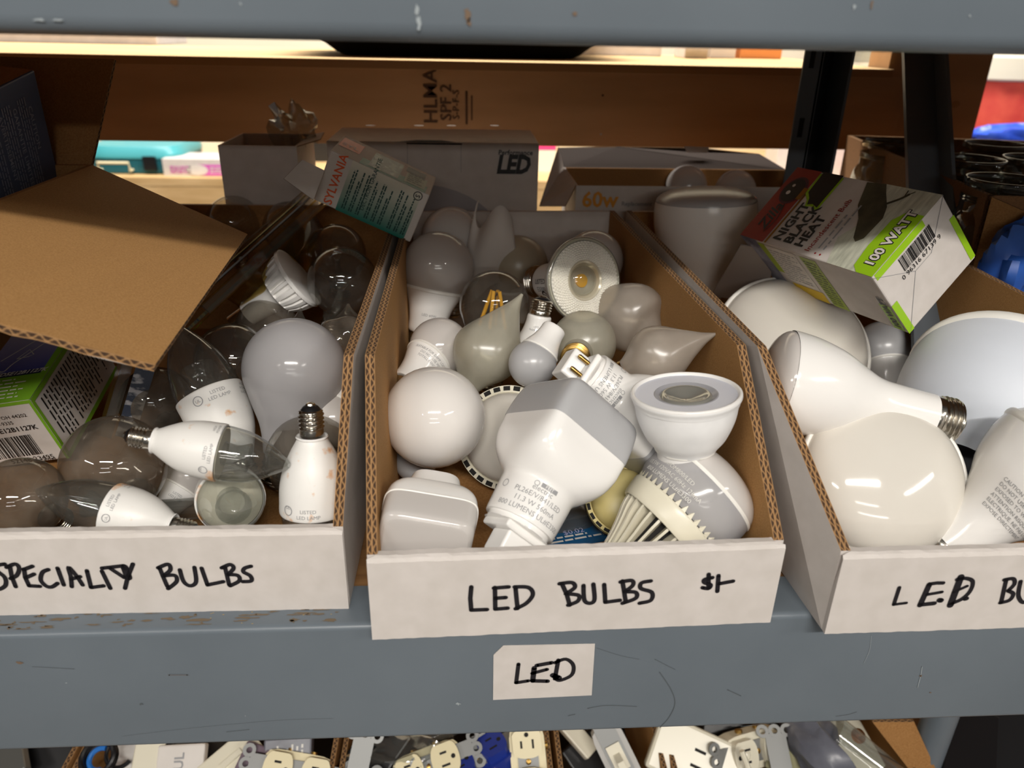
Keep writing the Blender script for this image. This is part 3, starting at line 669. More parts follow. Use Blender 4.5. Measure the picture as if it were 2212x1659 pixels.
# small paper tag on the beam
e = thing('paper_tag', 'small white paper tag reading LED stuck on the grey beam', 'tag', I4)
g = [U(px, py, y=-.0004) for px, py in ((1065, 1511), (1278, 1501), (1285, 1390), (1087, 1394), (1066, 1414))]
mb = MB(); mb.add(g+[p+V((0, -.0004, 0)) for p in g], [(5, 6, 7, 8, 9), (4, 3, 2, 1, 0)]+[(i, (i+1) % 5, 5+(i+1) % 5, 5+i) for i in range(5)], white_card); tg = mb.ob('card', e)
ft = Face((0, -.0008, 0), (1, 0, 0), (0, 0, 1), tg, .0003)
write(ft, V((0, -1, 0)), [[(800, 715), (788, 810)], [(788, 810), (850, 800)], [.003, (893, 722), (968, 708)], [.0034, (880, 735), (872, 800)], [.003, (872, 800), (948, 802)], [(870, 762), (945, 742)], [.0028, (1002, 695), (985, 790)], [(985, 708), (1040, 690), (1078, 720), (1070, 770), (1010, 798), (985, 785)], [.004, (975, 772), (1005, 785)]], 780, 1130, 2.353, .0026)
ft.done()
# ---------------------------------------------------------------- left bin: clear and odd bulbs
GL = 'clear round glass bulbs in the left bin'
bulb('a19inc', 'large frosted grey bulb standing in the middle of the specialty bin', 637, 797, 110, .098, D(.15, .96, -.2), gm=frost_grey, fil=False)
bulb('globe', 'clear round bulb with a bright filament just right of the clamshell pack', 740, 608, 75, .115, D(.28, .9, -.3), group=GL, fil=True)
bulb('globe', 'clear round bulb half hidden behind the one right of the clamshell pack', 728, 547, 62, .118, D(.0, .9, -.35), group=GL, fil=True)
bulb('globe', 'clear round bulb farthest back in the specialty bin, beside the brown flap', 507, 484, 60, .122, D(-.1, .9, -.35), group=GL, fil=True)
bulb('globe', 'clear round bulb at the back below the open white carton and loose box flap', 627, 494, 58, .120, D(.1, .9, -.35), group=GL, fil=True)
bulb('globe', 'dim clear round bulb under the white neck of the clamshell lamp', 578, 712, 68, .072, D(-.1, .8, -.5), group=GL, gm=dusty)
bulb('flame', 'clear pointed bulb whose tip rises just above the frosted bulb', 643, 745, 44, .085, D(-.05, .95, .2), gm=clear, flutes=4, amp=.05, bm=nickel)
bulb('flame', 'clear crinkled flame bulb beside the right wall of the specialty bin', 752, 735, 62, .088, D(-.05, .9, .25), gm=dusty, flutes=5, amp=.08, L=1.35, bend=0)
bulb('globe', 'clear round bulb left of the frosted bulb, behind the upright candle', 503, 778, 80, .078, D(.2, .8, -.5), group=GL, fil=True)
bulb('globe', 'dark clear round bulb left of the tilted candle bulb', 338, 868, 76, .055, D(.1, .5, -.85), group=GL, gm=dusty)
bulb('globe', 'large dusty round bulb under the nickel screw of the lying candle', 248, 1005, 108, .052, D(.05, .55, -.83), group=GL, gm=dusty, br=.3)
bulb('globe', 'large dusty round bulb in the front left corner at the frame edge', 46, 1078, 90, .050, D(-.1, .5, -.86), group=GL, gm=dusty)
bulb('globe', 'dusty brownish round bulb behind the upside down candle', 672, 990, 96, .046, D(.1, .5, -.86), group=GL, gm=dusty)
CG = 'white based clear candle bulbs with orange stains'
bulb('candle', 'clear candle bulb tilted up under the corner of the brown flap', 460, 868, 72, .072, D(-.46, .88, .10), group=CG, roll=.25)
bulb('candle', 'candle bulb lying across the pile with its nickel screw to the left', 462, 975, 63, .092, D(.97, -.20, .14), group=CG, flip=True, thx=.1)
bulb('candle', 'candle bulb standing upside down, nickel screw on top, near the right wall', 680, 1082, 74, .052, D(-.02, -.97, .24), group=CG, flip=True, thx=.2, long=1.7)
bulb('candle', 'candle bulb lying at the front left, glass tip to the left', 258, 1106, 60, .050, D(-.965, .25, .0), group=CG, thx=.3, long=3.1)
bulb('candle', 'candle bulb pointing its clear tip at the viewer at the front', 497, 1076, 72, .046, D(.42, -.08, -.90), group=CG, long=1.9, txt=False)
bulb('a19led', 'white LED bulb seen neck up behind the upside down candle', 722, 905, 62, .062, D(-.40, -.80, -.30), hm=white_pl, base=True)
bulb('a19led', 'white printed bulb collar peeping out below the lying candle', 412, 1030, 52, .024, D(.35, .62, .35), txt=['LISTED', 'LED LAMP'], base=False)
e = thing('light_bulb', 'clear tubular bulb lying low between the two front candle bulbs', 'light bulb', frame(U(395, 1100, z=.022), D(.98, .05, .1)))
lobj('glass_envelope', sc(arc(-90, 0, 8, .0075, -.028)+arc(0, 90, 8, .0075, .03), 1), clear_pl, e, 28)
# yellowed clamshell pack with a spot lamp
A, B = U(440, 690, z=.100), U(705, 440, z=.150)
ax = (B-A).normalized(); L_ = (B-A).length; nv = (CAM-A).normalized(); side = ax.cross(nv).normalized(); nn = side.cross(ax)
M = Matrix((ax, side, nn)).transposed().to_4x4(); M.translation = A
e = thing('clamshell_pack', 'clear yellowed clamshell pack holding a white spot lamp, leaning in the bin', 'package', M)
wd = .062
mb = MB().box((-.01, -.004, -.012), (L_, -.0015, .022), mat('printed_insert', (52, 66, 88), .4, 0, 60, None, rgb2=(150, 140, 90), stretch=(.3, 1, 4)))
mb.ob('insert_card', e)
mb = MB().box((-.006, -.016, -.010), (L_-.004, -.0145, .020), mat('silver_insert_edge', (150, 156, 160), .3)).box((-.006, -.0202, -.010), (L_-.01, -.0192, .018), mat('pale_yellow_line', (206, 196, 140), .4)).box((-.012, -.024, -.012), (L_, -.0225, .022), clear_pl).ob('insert_edges', e)
mb = MB().box((-.012, -.010, -.014), (L_+.004, -.0085, .024), yellow_pl).box((-.012, .0, -.014), (L_+.004, .0012, .024), yellow_pl).box((-.012, -.0085, .023), (L_+.004, 0, .0245), clear_pl); mb.ob('clear_flange', e)
v, f = loft([(.0, .052, 5), (.012, .050, 5), (.03, .034, 5), (.034, .02, 5)], 40); v = [V((p.x*1.25+L_*.5, p.z+.0012, p.y*.55)) for p in v]
mk('clear_blister', v, f, yellow_pl, e, smooth=True)
lc = e.matrix_world.inverted() @ U(632, 610, z=.112); ld = (e.matrix_world.to_3x3().inverted() @ D(.82, .55, -.12)).normalized()
sp = bpy.data.objects.new('spot_lamp', None); COL.objects.link(sp); sp.empty_display_size = .01; sp.parent = e; sp.matrix_parent_inverse = I4
q = ld.to_track_quat('Z', 'Y').to_matrix().to_4x4(); q.translation = lc; sp.matrix_local = q
R = 70*depth(U(632, 610, z=.112))/FPX
def finmod(n, amp, t0, t1):
    return lambda th, t, q: q*(1-(amp if (t0 < t < t1 and (th*n/(2*math.pi)) % 1 > .62) else 0))
mb = MB(); mb.loft(sc(cr([(-1.75, .36), (-1.2, .42), (-.7, .52), (-.55, .70)], 4)+cr([(-.54, .74), (-.2, .90), (.15, .98)], 6)+[(.16, 1.02), (.27, 1.02), (.29, .96), (.30, .01)], R), white_pl, 132, finmod(22, .12, -.53*R, .15*R))
mb.tube([(0, 0, -1.74*R), (0, 0, -2.3*R)], .33*R, nickel, 20); mb.ob('lamp_body', sp, True)
# second clamshell seen edge on
A = U(255, 920, z=.05); B = U(300, 770, z=.10)
e = thing('clamshell_pack', 'clear plastic pack seen edge on beside the green and blue carton', 'package', frame(A, (B-A)))
mb = MB(); hh = (B-A).length; mb.box((-.012, -.002, -.01), (-.0095, .05, hh+.02), yellow_pl).box((-.004, -.002, -.01), (-.002, .05, hh+.02), clear_pl).box((-.0095, -.002, -.01), (-.004, -.0005, hh+.02), clear_pl); mb.ob('clear_flange', e)
mb = MB().box((.0, .0, -.008), (.013, .045, hh+.015), mat('striped_insert', (40, 46, 60), .4, 0, 40, None, rgb2=(150, 148, 150), stretch=(1, 1, 3), rng=(.5, .56))); mb.ob('insert_card', e)
# ---------------------------------------------------------------- centre bin: LED bulbs
bulb('a19led', 'white LED bulb upright against the left wall of the centre bin', 946, 578, 77, .113, D(.2, .96, -.17), flip=False, txt=['LED 60W'], tt=-1.35, size=.1)
bulb('a19led', 'milky bulb dome behind the upright LED bulb at the back', 976, 513, 66, .126, D(.0, .92, -.38))
bulb('a19led', 'beige milky bulb under the paper sleeve in the back of the bin', 1118, 575, 66, .104, D(-.2, .8, -.45), gm=mat('beige_diffuser', (176, 166, 146), .3), hm=paper)
bulb('a19led', 'dim bulb dome in the dark behind the faceted spot lamp', 1282, 562, 64, .112, D(.1, .9, -.35))
bulb('filament', 'clear bulb with four yellow LED filament rods', 1068, 660, 76, .098, D(.10, .95, -.25))
bulb('flame', 'frosted flame bulb whose tip points up right, in front of the yellow filaments', 1050, 762, 73, .092, D(.46, .86, .06), gm=satin, flutes=6, amp=.02, L=2.05, bend=.12)
bulb('a19led', 'white LED bulb leaning its screw end toward the viewer by the left wall', 950, 752, 66, .082, D(.50, .62, .55), txt=['SUITABLE FOR DAMP LOCATIONS', 'DO NOT USE WHERE', 'TOTALLY ENCLOSED'], size=.105, tt=-.85, thx=.15, flip=False)
bulb('globe', 'frosted round bulb with a brass base under the spot lamp', 1260, 742, 71, .098, D(.24, .34, .86), gm=satin, bm=brass, br=.40)
bulb('flame', 'frosted teardrop bulb leaning on the right wall, half under the spot lamp', 1366, 684, 76, .098, D(.62, -.55, -.5), gm=satin_w, flutes=3, amp=.03, L=1.25, bend=0, br=.4)
bulb('flame', 'frosted flame bulb lying with its tip toward the right wall and brass base left', 1418, 770, 66, .118, D(.89, .40, -.25), gm=satin_w, flutes=6, amp=.02, L=2.02, bend=.1)
bulb('globe', 'glossy white globe bulb at the left front of the centre bin', 938, 901, 110, .074, D(.1, .35, -.9), gm=diff_white, br=.3)
bulb('a19led', 'white LED bulb upside down, nickel screw up beside the spot lamp', 1148, 772, 50, .076, D(-.18, -.94, .2), txt=['120V 60Hz', 'LED'], size=.12, tt=-1.3, flip=False, thx=.1)
bulb('a19led', 'grey tipped LED bulb lying between the flame bulb and the round frosted bulb', 1150, 786, 52, .098, D(-.50, -.80, -.25), gm=diff_grey, base=False)
bulb('br', 'cream flood bulb with a vented ring behind the square headed lamp', 1098, 945, 116, .046, D(-.20, .15, -.96), face=diff_cream, body=cream, rimm=cream, vents=30, base=True, L=.8)
bulb('br', 'yellowed flood bulb with a vented ring low in the bin', 1345, 1080, 82, .034, D(.02, .35, -.92), face=yellowed, body=yellowed, rimm=yellowed, vents=22, base=False, L=.45)
bulb('a19led', 'grey bulb dome hidden low under the white globe', 898, 996, 46, .026, D(.0, .4, -.85), gm=diff_grey, base=False)
# spot lamp with a faceted lens (PAR20 shape)
def spot_par20(label, px, py, rp, z, d):
    C = U(px, py, z=z); R = rp*depth(C)/FPX; e = thing('spot_bulb', label, 'light bulb', frame(C, d))
    body = sc(cr([(-.02, 1.0), (-.12, .98), (-.5, .80), (-.95, .52), (-1.05, .49), (-1.65, .46), (-1.72, .42)], 5), R); lobj('reflector_body', body, white_pl, e, 64)
    lobj('rim', sc(cr([(.03, .93), (.06, .97), (.04, 1.02), (-.03, 1.03), (-.08, 1.0)], 3), R), clear_pl, e, 64)
    lobj('rim_band', sc([(.02, .94), (.035, .99), (-.02, 1.0)], R), cream, e, 64)
    mb = MB()                                                       # pyramidal facets in rings
    facet = mat('faceted_lens', (242, 239, 230), .08, .08, coat=1.0); n = 60
    for i in range(9):
        r0, r1 = (.48+.05*i)*R, (.48+.05*(i+1))*R
        for k in range(n):
            a0, a1 = 2*math.pi*(k+.5*(i % 2))/n, 2*math.pi*(k+1+.5*(i % 2))/n; am = (a0+a1)/2; rm = (r0+r1)/2
            c = [V((r0*math.cos(a0), r0*math.sin(a0), .035*R)), V((r1*math.cos(a0), r1*math.sin(a0), .03*R)), V((r1*math.cos(a1), r1*math.sin(a1), .03*R)), V((r0*math.cos(a1), r0*math.sin(a1), .035*R)), V((rm*math.cos(am), rm*math.sin(am), .095*R))]
            mb.add(c, [(0, 1, 4), (1, 2, 4), (2, 3, 4), (3, 0, 4)], facet)
    mb.ob('faceted_lens', e)
    lobj('lens_ring', sc([(.03, .48), (.05, .465), (.03, .42), (-.12, .36), (-.16, .05)], R), mat('lens_ring', (214, 206, 184), .15, .3), e, 48)
    lobj('center_lens', sc([(-.05+.17*math.sin(math.radians(a)), max(.001, .36*math.cos(math.radians(a)))) for a in range(0, 91, 9)], R), clear_pl, e, 40)
    lobj('led_chip', sc([(-.15, .16), (-.10, .16), (-.095, .01)], R), filament_m, e, 20)
    screw(e, -1.7*R, .40*R, .8*R)
    rf = rfunc(body); wrap(e, ['LISTED', 'E3300'], .17*R, -1.25*R, rf, kprint, -math.pi/2+.1, False, True)
    wrap_ring(e, .13*R, -1.2*R, -math.pi/2+.75, rf, kprint, .04*R); wrap(e, ['UL'], .15*R, -1.3*R, rf, kprint, -math.pi/2+.72, False)
spot_par20('bright spot lamp with a faceted glittering lens facing the viewer', 1262, 606, 91, .128, D(.47, -.10, -.87))
def spot_par16(label, px, py, rp, z, d):
    C = U(px, py, z=z); R = rp*depth(C)/FPX; e = thing('spot_bulb', label, 'light bulb', frame(C, d))
    lobj('reflector_body', sc(cr([(.0, 1.01), (-.05, 1.015), (-.12, .985), (-.18, .97)], 3)+cr([(-.19, .955), (-.5, .9), (-.85, .76), (-1.05, .62), (-1.12, .58)], 5), R), matte_w, e, 72)
    lobj('rim', sc(cr([(-.03, .92), (.02, .95), (.03, .98), (.01, 1.01), (-.03, 1.015)], 3), R), white_pl, e, 72)
    lobj('face_plate', sc([(-.02, .93), (-.035, .60), (-.035, .58)], R), mat('grey_white_plate', (212, 215, 226), .3), e, 64)
    lobj('lens_ring', sc([(-.034, .59), (-.025, .57), (-.06, .50), (-.07, .48)], R), mat('grey_ring', (160, 160, 165), .25), e, 48)
    lobj('center_lens', sc(cr([(-.07, .48), (-.03, .42), (-.08, .28), (-.14, .1), (-.15, .01)], 4), R), mat('lens_glass', (168, 168, 160), .1, .5), e, 48)
    nk = [(-1.0, .60), (-1.14, .56), (-1.15, .54), (-1.95, .50)]; lobj('neck', sc(nk, R), white_pl, e, 48)
    mb = MB()
    for k in range(6):
        a = 2*math.pi*(k+.25)/6; c = V((math.cos(a), math.sin(a), 0)); tt = V((-math.sin(a), math.cos(a), 0))
        for q in range(3):
            pass
        vs = []
        for j in range(7):
            b = a+(j-3)*.11; vs += [V((.588*math.cos(b), .588*math.sin(b), -1.125))*R, V((.60*math.cos(b), .60*math.sin(b), -1.07))*R]
        mb.add(vs, [(2*j, 2*j+1, 2*j+3, 2*j+2) for j in range(6)], edge_l)
    mb.ob('vent_tabs', e)
    rf = rfunc(sc(nk, R)); wrap(e, ['c UL us', 'LISTED LED', 'E330'], .14*R, -1.4*R, rf, kprint, -math.pi/2+.35)
    screw(e, -1.93*R, .34*R, .7*R)
spot_par16('matte white bowl shaped spot lamp with its lens up, by the right wall', 1482, 847, 117, .126, D(-.07, .93, -.36))
# square headed plug-in lamps
def plug_lamp(label, px, py, rp, z, d, roll=0, thx=0, flip=False, rot=False):
    C = U(px, py, z=z); R = rp*depth(C)/FPX; e = thing('plug_in_lamp', label, 'lamp', frame(C, d, roll), 'square headed plug-in lamps')
    body = [(-1.62, .72, 2), (-1.55, .74, 2), (-1.0, .77, 2), (-.78, .79, 2), (-.62, .90, 2.4), (-.36, 1.02, 3.6), (0, 1.06, 6), (.25, 1.05, 8), (.42, 1.04, 10)]
    body = [(a*R, b*R, c) for a, b, c in cr(body, 4)]; lobj('housing', body, white_pl, e, 160)
    cap = [(.42, 1.045, 10), (.44, 1.05, 10), (.7, 1.045, 10), (1.0, 1.02, 10), (1.2, .98, 10), (1.3, .90, 9), (1.35, .75, 8), (1.37, .4, 4), (1.375, .01, 2)]
    lobj('diffuser_cap', [(a*R, b*R, c) for a, b, c in cr(cap, 3)], diff_grey, e, 160)
    lobj('neck_ring', [(-1.6*R, .66*R, 2), (-1.72*R, .66*R, 2), (-1.73*R, .60*R, 4)], white_pl, e, 48)
    pb = MB().box((-.52*R, -.46*R, -1.88*R), (.52*R, .46*R, -1.72*R), white_pl).box((-.38*R, -.42*R, -2.35*R), (.38*R, .18*R, -1.88*R), white_pl).ob('plug', e)
    md = pb.modifiers.new('soft', 'BEVEL'); md.width = .05*R; md.segments = 3
    for x in (-.18, .2):
        mb = MB(); mb.tube([(x*R, .29*R, -1.85*R), (x*R, .29*R, -2.18*R), (x*R, .29*R, -2.22*R)], [.055*R, .055*R, .035*R], brass, 12); mb.ob('pin', pb, True)
    rf = rfunc(body); tx = -math.pi/2+thx
    wrap(e, ['PL26E/V/841/LED', '11.3 W 560mA', '800 LUMENS UL#E3300'], .148*R, -1.18*R if not flip else -1.05*R, rf, gprint, tx, flip)
    wrap(e, ['electric'], .15*R, (-1.03 if not flip else -1.20)*R, rf, gprint, tx, flip)
    s_ = -1 if flip else 1
    wrap_ring(e, .055*R, (-.90 if not flip else -1.32)*R, tx-s_*.22, rf, gprint, .012*R)
    mb = MB(); t0 = (-.93 if not flip else -1.35)*R; vs = []
    for k in range(7):
        b = tx+s_*(-.10+.46*k/6); r = rf(t0)+.0003; vs += [(r*math.cos(b), r*math.sin(b), t0), (r*math.cos(b), r*math.sin(b), t0+.09*R)]
    mb.add(vs, [(2*k, 2*k+2, 2*k+3, 2*k+1) for k in range(6)], gprint); mb.ob('printed_panel', e)
    wrap(e, ['FEIT'], .1*R, t0+(.01*R if not flip else .08*R), rf, white_pl, tx+s_*.13, flip, eps=.0005)
    wrap_ring(e, .08*R, -1.1*R, tx-1.05, rf, gprint, .015*R)
plug_lamp('large white plug-in lamp with square grey head, its plug at the front', 1198, 987, 105, .080, D(.46, .80, .38), roll=.54, thx=-.40)
plug_lamp('white plug-in lamp behind the larger one, brass pins showing at upper left', 1368, 900, 84, .086, D(.74, -.60, .22), roll=2.74, thx=3.39, flip=False)
# finned bulb
def finned(label, px, py, rp, z, d):
    C = U(px, py, z=z); R = rp*depth(C)/FPX; e = thing('finned_bulb', label, 'light bulb', frame(C, d))
    lobj('globe', sc(cr([(-.04, .86), (.15, .97), (.45, 1.0), (.62, .985)], 5), R), frost_grey, e, 64)
    lobj('globe_cap', sc([(.62+.55*math.sin(math.radians(a)), max(.001, .985*math.cos(math.radians(a))**.9)) for a in range(0, 91, 6)], R), diffuser, e, 64)
    lobj('inner_diffuser', sc(cr([(-.04, .80), (.1, .84), (.5, .80), (.9, .5), (1.0, .01)], 4), R), cream, e, 48)
    lobj('seam_ring', sc([(.60, .992), (.63, 1.003), (.66, .992)], R), edge_l, e, 64)
    collar = cr([(-.42, .80), (-.40, .86), (-.12, .92), (-.06, .90)], 4); lobj('collar', sc(collar, R), cream, e, 64)
    mb = MB()
    for k in range(40):
        a0, a1 = 2*math.pi*k/40, 2*math.pi*(k+.62)/40; P = lambda a, r, t: V((r*R*math.cos(a), r*R*math.sin(a), t*R))
        mb.add([P(a0, .90, -.07), P(a1, .90, -.07), P((a0+a1)/2, .92, .06), P(a0, .86, .0)], [(0, 1, 2), (0, 2, 3)], cream)
    mb.ob('clip_teeth', e)
    lobj('core', sc(cr([(-.4, .56), (-.8, .46), (-1.4, .36), (-1.7, .34)], 4), R), dark, e, 40)
    for k in range(26):                                             # every fin is a plate of its own
        a = 2*math.pi*k/26; c = V((math.cos(a), math.sin(a), 0)); tt = V((-math.sin(a), math.cos(a), 0)); w_ = .022*R
        prof = cr([(-.40, .80), (-.6, .74), (-.9, .60), (-1.3, .46), (-1.68, .41)], 3); vs = []
        for t, r in prof:
            vs += [c*r*R+tt*w_+V((0, 0, t*R)), c*r*R-tt*w_+V((0, 0, t*R)), c*.33*R-tt*w_+V((0, 0, t*R)), c*.33*R+tt*w_+V((0, 0, t*R))]
        fs = [(4*i+j, 4*i+(j+1) % 4, 4*i+4+(j+1) % 4, 4*i+4+j) for i in range(len(prof)-1) for j in range(4)]
        MB().add(vs, fs+[(3, 2, 1, 0)], cream).ob('fin', e)
    lobj('base_collar', sc([(-1.66, .42), (-1.7, .43), (-1.8, .42), (-1.82, .38)], R), cream, e, 40)
    screw(e, -1.8*R, .37*R, .6*R)
    wrap(e, ['A19/OM800/LED', '13.5W 120VAC 60Hz 128mA', '850 LUMENS UL#E3300'], .105*R, .30*R, lambda t: R*1.0, gprint_l, -math.pi/2-.5, False)
finned('cream finned LED bulb with a clear dome at the right front of the bin', 1464, 1106, 127, .047, D(.70, .62, .10))
# rounded square lamp
C = U(922, 1148, z=.048); R = 98*depth(C)/FPX; e = thing('square_lamp', 'rounded square LED lamp, grey face forward, in the front left corner', 'lamp', frame(C, D(-.03, -.53, -.85), 0))
sq = lambda l: [(a*R, b*R, c) for a, b, c in cr(l, 4)]
lobj('diffuser_cap', sq([(-.05, 1.03, 6.5), (.25, 1.02, 6.5), (.52, 1.0, 6.5), (.62, .97, 6.5), (.68, .91, 6.5), (.70, .82, 6.5), (.705, .3, 5), (.705, .01, 2)]), diffuser, e, 96)
lobj('seam_ring', sq([(-.04, 1.03, 6.5), (-.055, 1.045, 6.5), (-.08, 1.045, 6.5), (-.1, 1.03, 6.5)]), edge_l, e, 96)
lobj('housing', sq([(-.07, 1.03, 6.5), (-.4, 1.0, 6), (-.7, .88, 5), (-.9, .70, 4), (-1.0, .62, 3)]), white_pl, e, 96)
lobj('neck', sq([(-.98, .64, 3.5), (-1.35, .60, 3.5), (-1.42, .52, 3.5), (-1.43, .01, 2)]), white_pl, e, 64)
wrap(e, ['CAUTION'], .13*R, -.82*R, lambda t: .84*R, gprint, math.pi/2, True)
# small blue blister pack at the bottom
P0 = U(1245, 1128, z=.014); e = thing('blister_pack', 'blue printed blister pack lying at the bottom of the centre bin', 'package', T(P0.x-.025, P0.y-.02, .0040, .25))
MB().box((0, 0, 0), (.055, .06, .0012), mat('blue_card', (22, 84, 130), .35)).ob('card', e); MB().loft([(.0013, .02, 4), (.010, .018, 4), (.012, .012, 4)], clear_pl, 32, M=Matrix.Translation((.028, .035, 0))).ob('clear_blister', e, True)
f = Face((0, 0, .0012), (1, 0, 0), (0, 1, 0), e); f.fine(.004, .004, .05, .012, 2, gprint_l); f.text('$0.02', .02, .012, .007, lilac); f.done()
# white paper sleeve in the back
a_ = U(1078, 560, z=.112); mb = MB(); r0 = .034
vs = []; n = 24
for i in range(n+1):
    an = math.radians(150+150*i/n)
    for t, r in ((0, r0), (.04, r0*.95), (.075, r0*.7)): vs.append(a_+V((r*math.cos(an), r*math.sin(an)*.6, -.03+t+.012*math.sin(3*an))))
mb.add(vs, [(3*i+k, 3*i+3+k, 3*i+4+k, 3*i+1+k) for i in range(n) for k in range(2)], paper); o = mb.ob('paper_sleeve', None, True)
setp(o, 'curled white paper sleeve at the back of the centre bin', 'paper'); md = o.modifiers.new('t', 'SOLIDIFY'); md.thickness = .0006
# ---------------------------------------------------------------- right bin: flood bulbs
bulb('br', 'large flood bulb with a cream dome at the back left of the right bin', 1712, 745, 166, .070, D(.05, .42, -.90), face=diff_cream)
bulb('br', 'white flood bulb lying across the bin, nickel screw base to the right', 1686, 822, 113, .112, D(-.97, .235, .06), face=diffuser, txt=None, dome=.36, L=1.46, neck=1.05, rim=False, ins=cream)
bulb('br', 'big cool white flood bulb with its face turned away at the right', 2166, 838, 192, .080, D(.64, .60, .48), body=bluewhite, face=diff_grey, rnd=True, base=False)
bulb('br', 'flood bulb with a milky dome facing the viewer at the front of the right bin', 1905, 1032, 176, .062, D(-.04, .22, -.97), dome=.40)
bulb('br', 'flood bulb at the right frame edge showing its printed white neck', 2296, 1000, 150, .086, D(.72, .66, -.26), txt=['CAUTION RISK OF ELECTRIC', 'DO NOT USE WHERE DIRECTLY', 'EXPOSED TO WATER', 'ATTENTION RISQUE DE CHOC', 'ELECTRIQUE. NE PAS UTILISER', 'EXPOSE DIRECTEMENT'], tsize=.072, tt=-.80, flip=False, th_t=-.35, L=1.0)
bulb('a19led', 'grey glass bulb in the gap between the cream and cool white flood bulbs', 1905, 752, 58, .050, D(.0, .85, .35), gm=diff_grey)
bulb('br', 'dim flood bulb standing face up at the back left of the right bin', 1525, 434, 110, .168, D(-.03, .93, -.36), face=diff_grey, rnd=2, rim=False, dome=.26)
# bead chain
mb = MB()
for k in range(7):
    c = U(1622+9*k, 424+4*k, z=.12)
    mb.loft([(.0024*math.sin(math.radians(a)), max(1e-5, .0024*math.cos(math.radians(a)))) for a in range(-90, 91, 30)], nickel, 10, M=Matrix.Translation(c))
setp(mb.ob('bead_chain', None, True), 'short bead pull chain behind the red topped carton', 'chain')
P0, P1, P2 = U(1535, 640, z=.085), U(1652, 655, z=.085), U(1600, 530, z=.15)
n_ = (P1-P0).cross(P2-P0).normalized()*.0012; P3 = P2+(P1-P0)*.6
setp(MB().add([P0, P1, P3, P2, P0-n_, P1-n_, P3-n_, P2-n_], [(0, 1, 2, 3), (7, 6, 5, 4), (0, 4, 5, 1), (1, 5, 6, 2), (2, 6, 7, 3), (3, 7, 4, 0)], mat('dull_grey_card', (150, 140, 134), .7)).ob('loose_card'), 'plain grey card leaning behind the cream flood bulb', 'card')
# ---------------------------------------------------------------- cartons on and behind the bins
def slab(mb, pts, thick, m, m2=None):
    pts = [V(p) for p in pts]; n = (pts[1]-pts[0]).cross(pts[2]-pts[0]).normalized()*thick; k = len(pts)
    mb.add(pts, [tuple(range(k))], m); mb.add([p-n for p in pts], [tuple(range(k-1, -1, -1))], m2 or m)
    s_ = 0
    for i in range(k):
        j = (i+1) % k; l = (pts[j]-pts[i]).length
        mb.add([pts[i], pts[j], pts[j]-n, pts[i]-n], [(3, 2, 1, 0)], corr_m, [[(s_, .5), (s_+l, .5), (s_+l, 0), (s_, 0)]]); s_ += l
    return mb
# brown box with its flap hanging over the specialty bin
e = thing('brown_box', 'open brown cardboard box at the left, wide flap hanging over the clear bulbs', 'box', I4)
hx, y0, y1, hz, zb = -.312, .018, .328, .2115, .1462
rd = random.Random(9)
mb = MB(); near = [V((-.160-.0, .0165, .163))+(V((hx, .0165, hz))-V((-.160, .0165, .163)))*(i/14)+V((0, rd.uniform(-.0015, .0015), rd.uniform(-.0008, .0008))) for i in range(1, 14)]
slab(mb, [V((hx, y1-.002, hz)), V((-.175, .268, .168)), V((-.160, .0165, .163))][::-1][0:1]+near+[V((hx, .0165, hz)), V((hx, y1-.002, hz)), V((-.175, .268, .168))], .0042, kraft, white_card) if 0 else None
outl = [V((hx, y1-.002, hz)), V((hx, .0165, hz))]+near[::-1]+[V((-.160, .0165, .163)), V((-.175, .268, .168))]
slab(mb, outl, .0042, kraft, white_card); mb.ob('side_flap', e)
mb = MB().box((hx-.004, y0, zb), (hx, y1, hz), kraft2); mb.ob('side_panel', e)
MB().box((-.60, y0, zb), (-.596, y1, hz), kraft2).ob('side_panel', e)
MB().box((-.596, y1-.004, zb), (hx-.004, y1, hz), kraft2).ob('back_panel', e); MB().box((-.596, y0, zb), (hx-.004, y0+.004, hz), kraft2).ob('front_panel', e)
MB().box((-.596, y0+.004, zb), (hx-.004, y1-.004, zb+.004), kraft2).ob('bottom_panel', e)
mb = MB(); slab(mb, [V((hx-.002, y1, hz)), U(247, 128, y=y1+.03), U(-160, 118, y=y1+.03), V((-.596, y1, hz))], .004, kraft2); mb.ob('back_flap', e)
# blue carton standing in it
M = frame3((-.335, .312, .286), (-.0872, .1814, -.9795), (-.046, -.983, -.1779), (-.9951, .0296, .0941))
e = carton('blue_carton', 'blue printed carton standing in the open brown box', M, .128, .125, .10, bluecarton)
f = Face((0, 0, 0), (1, 0, 0), (0, -1, 0), e)                       # u down the face, v away from the viewer
f.text('CAUTION', .022, -.022, .0075, bluecarton2, .01).text('GARANTIE LIMITEE', .018, -.043, .0072, bluecarton2, .008).text('AVERTISSEMENT', .018, -.063, .0068, bluecarton2, .008)
for v0 in (-.036, -.058, -.080, -.10): f.fine(.014, v0, .12, v0+.013, 4, bluecarton2, .35, seed=int(-v0*999))
f.rect(.118, -.125, .128, 0, paper).text('irage', .1, -.11, .009, kprint, .02, name='lettering'); f.done()
f = Face((0, 0, 0), (0, 1, 0), (0, 0, 1), e); f.n = V((-1, 0, 0)); f.rect(.001, .001, .124, .099, kraft2); f.done()
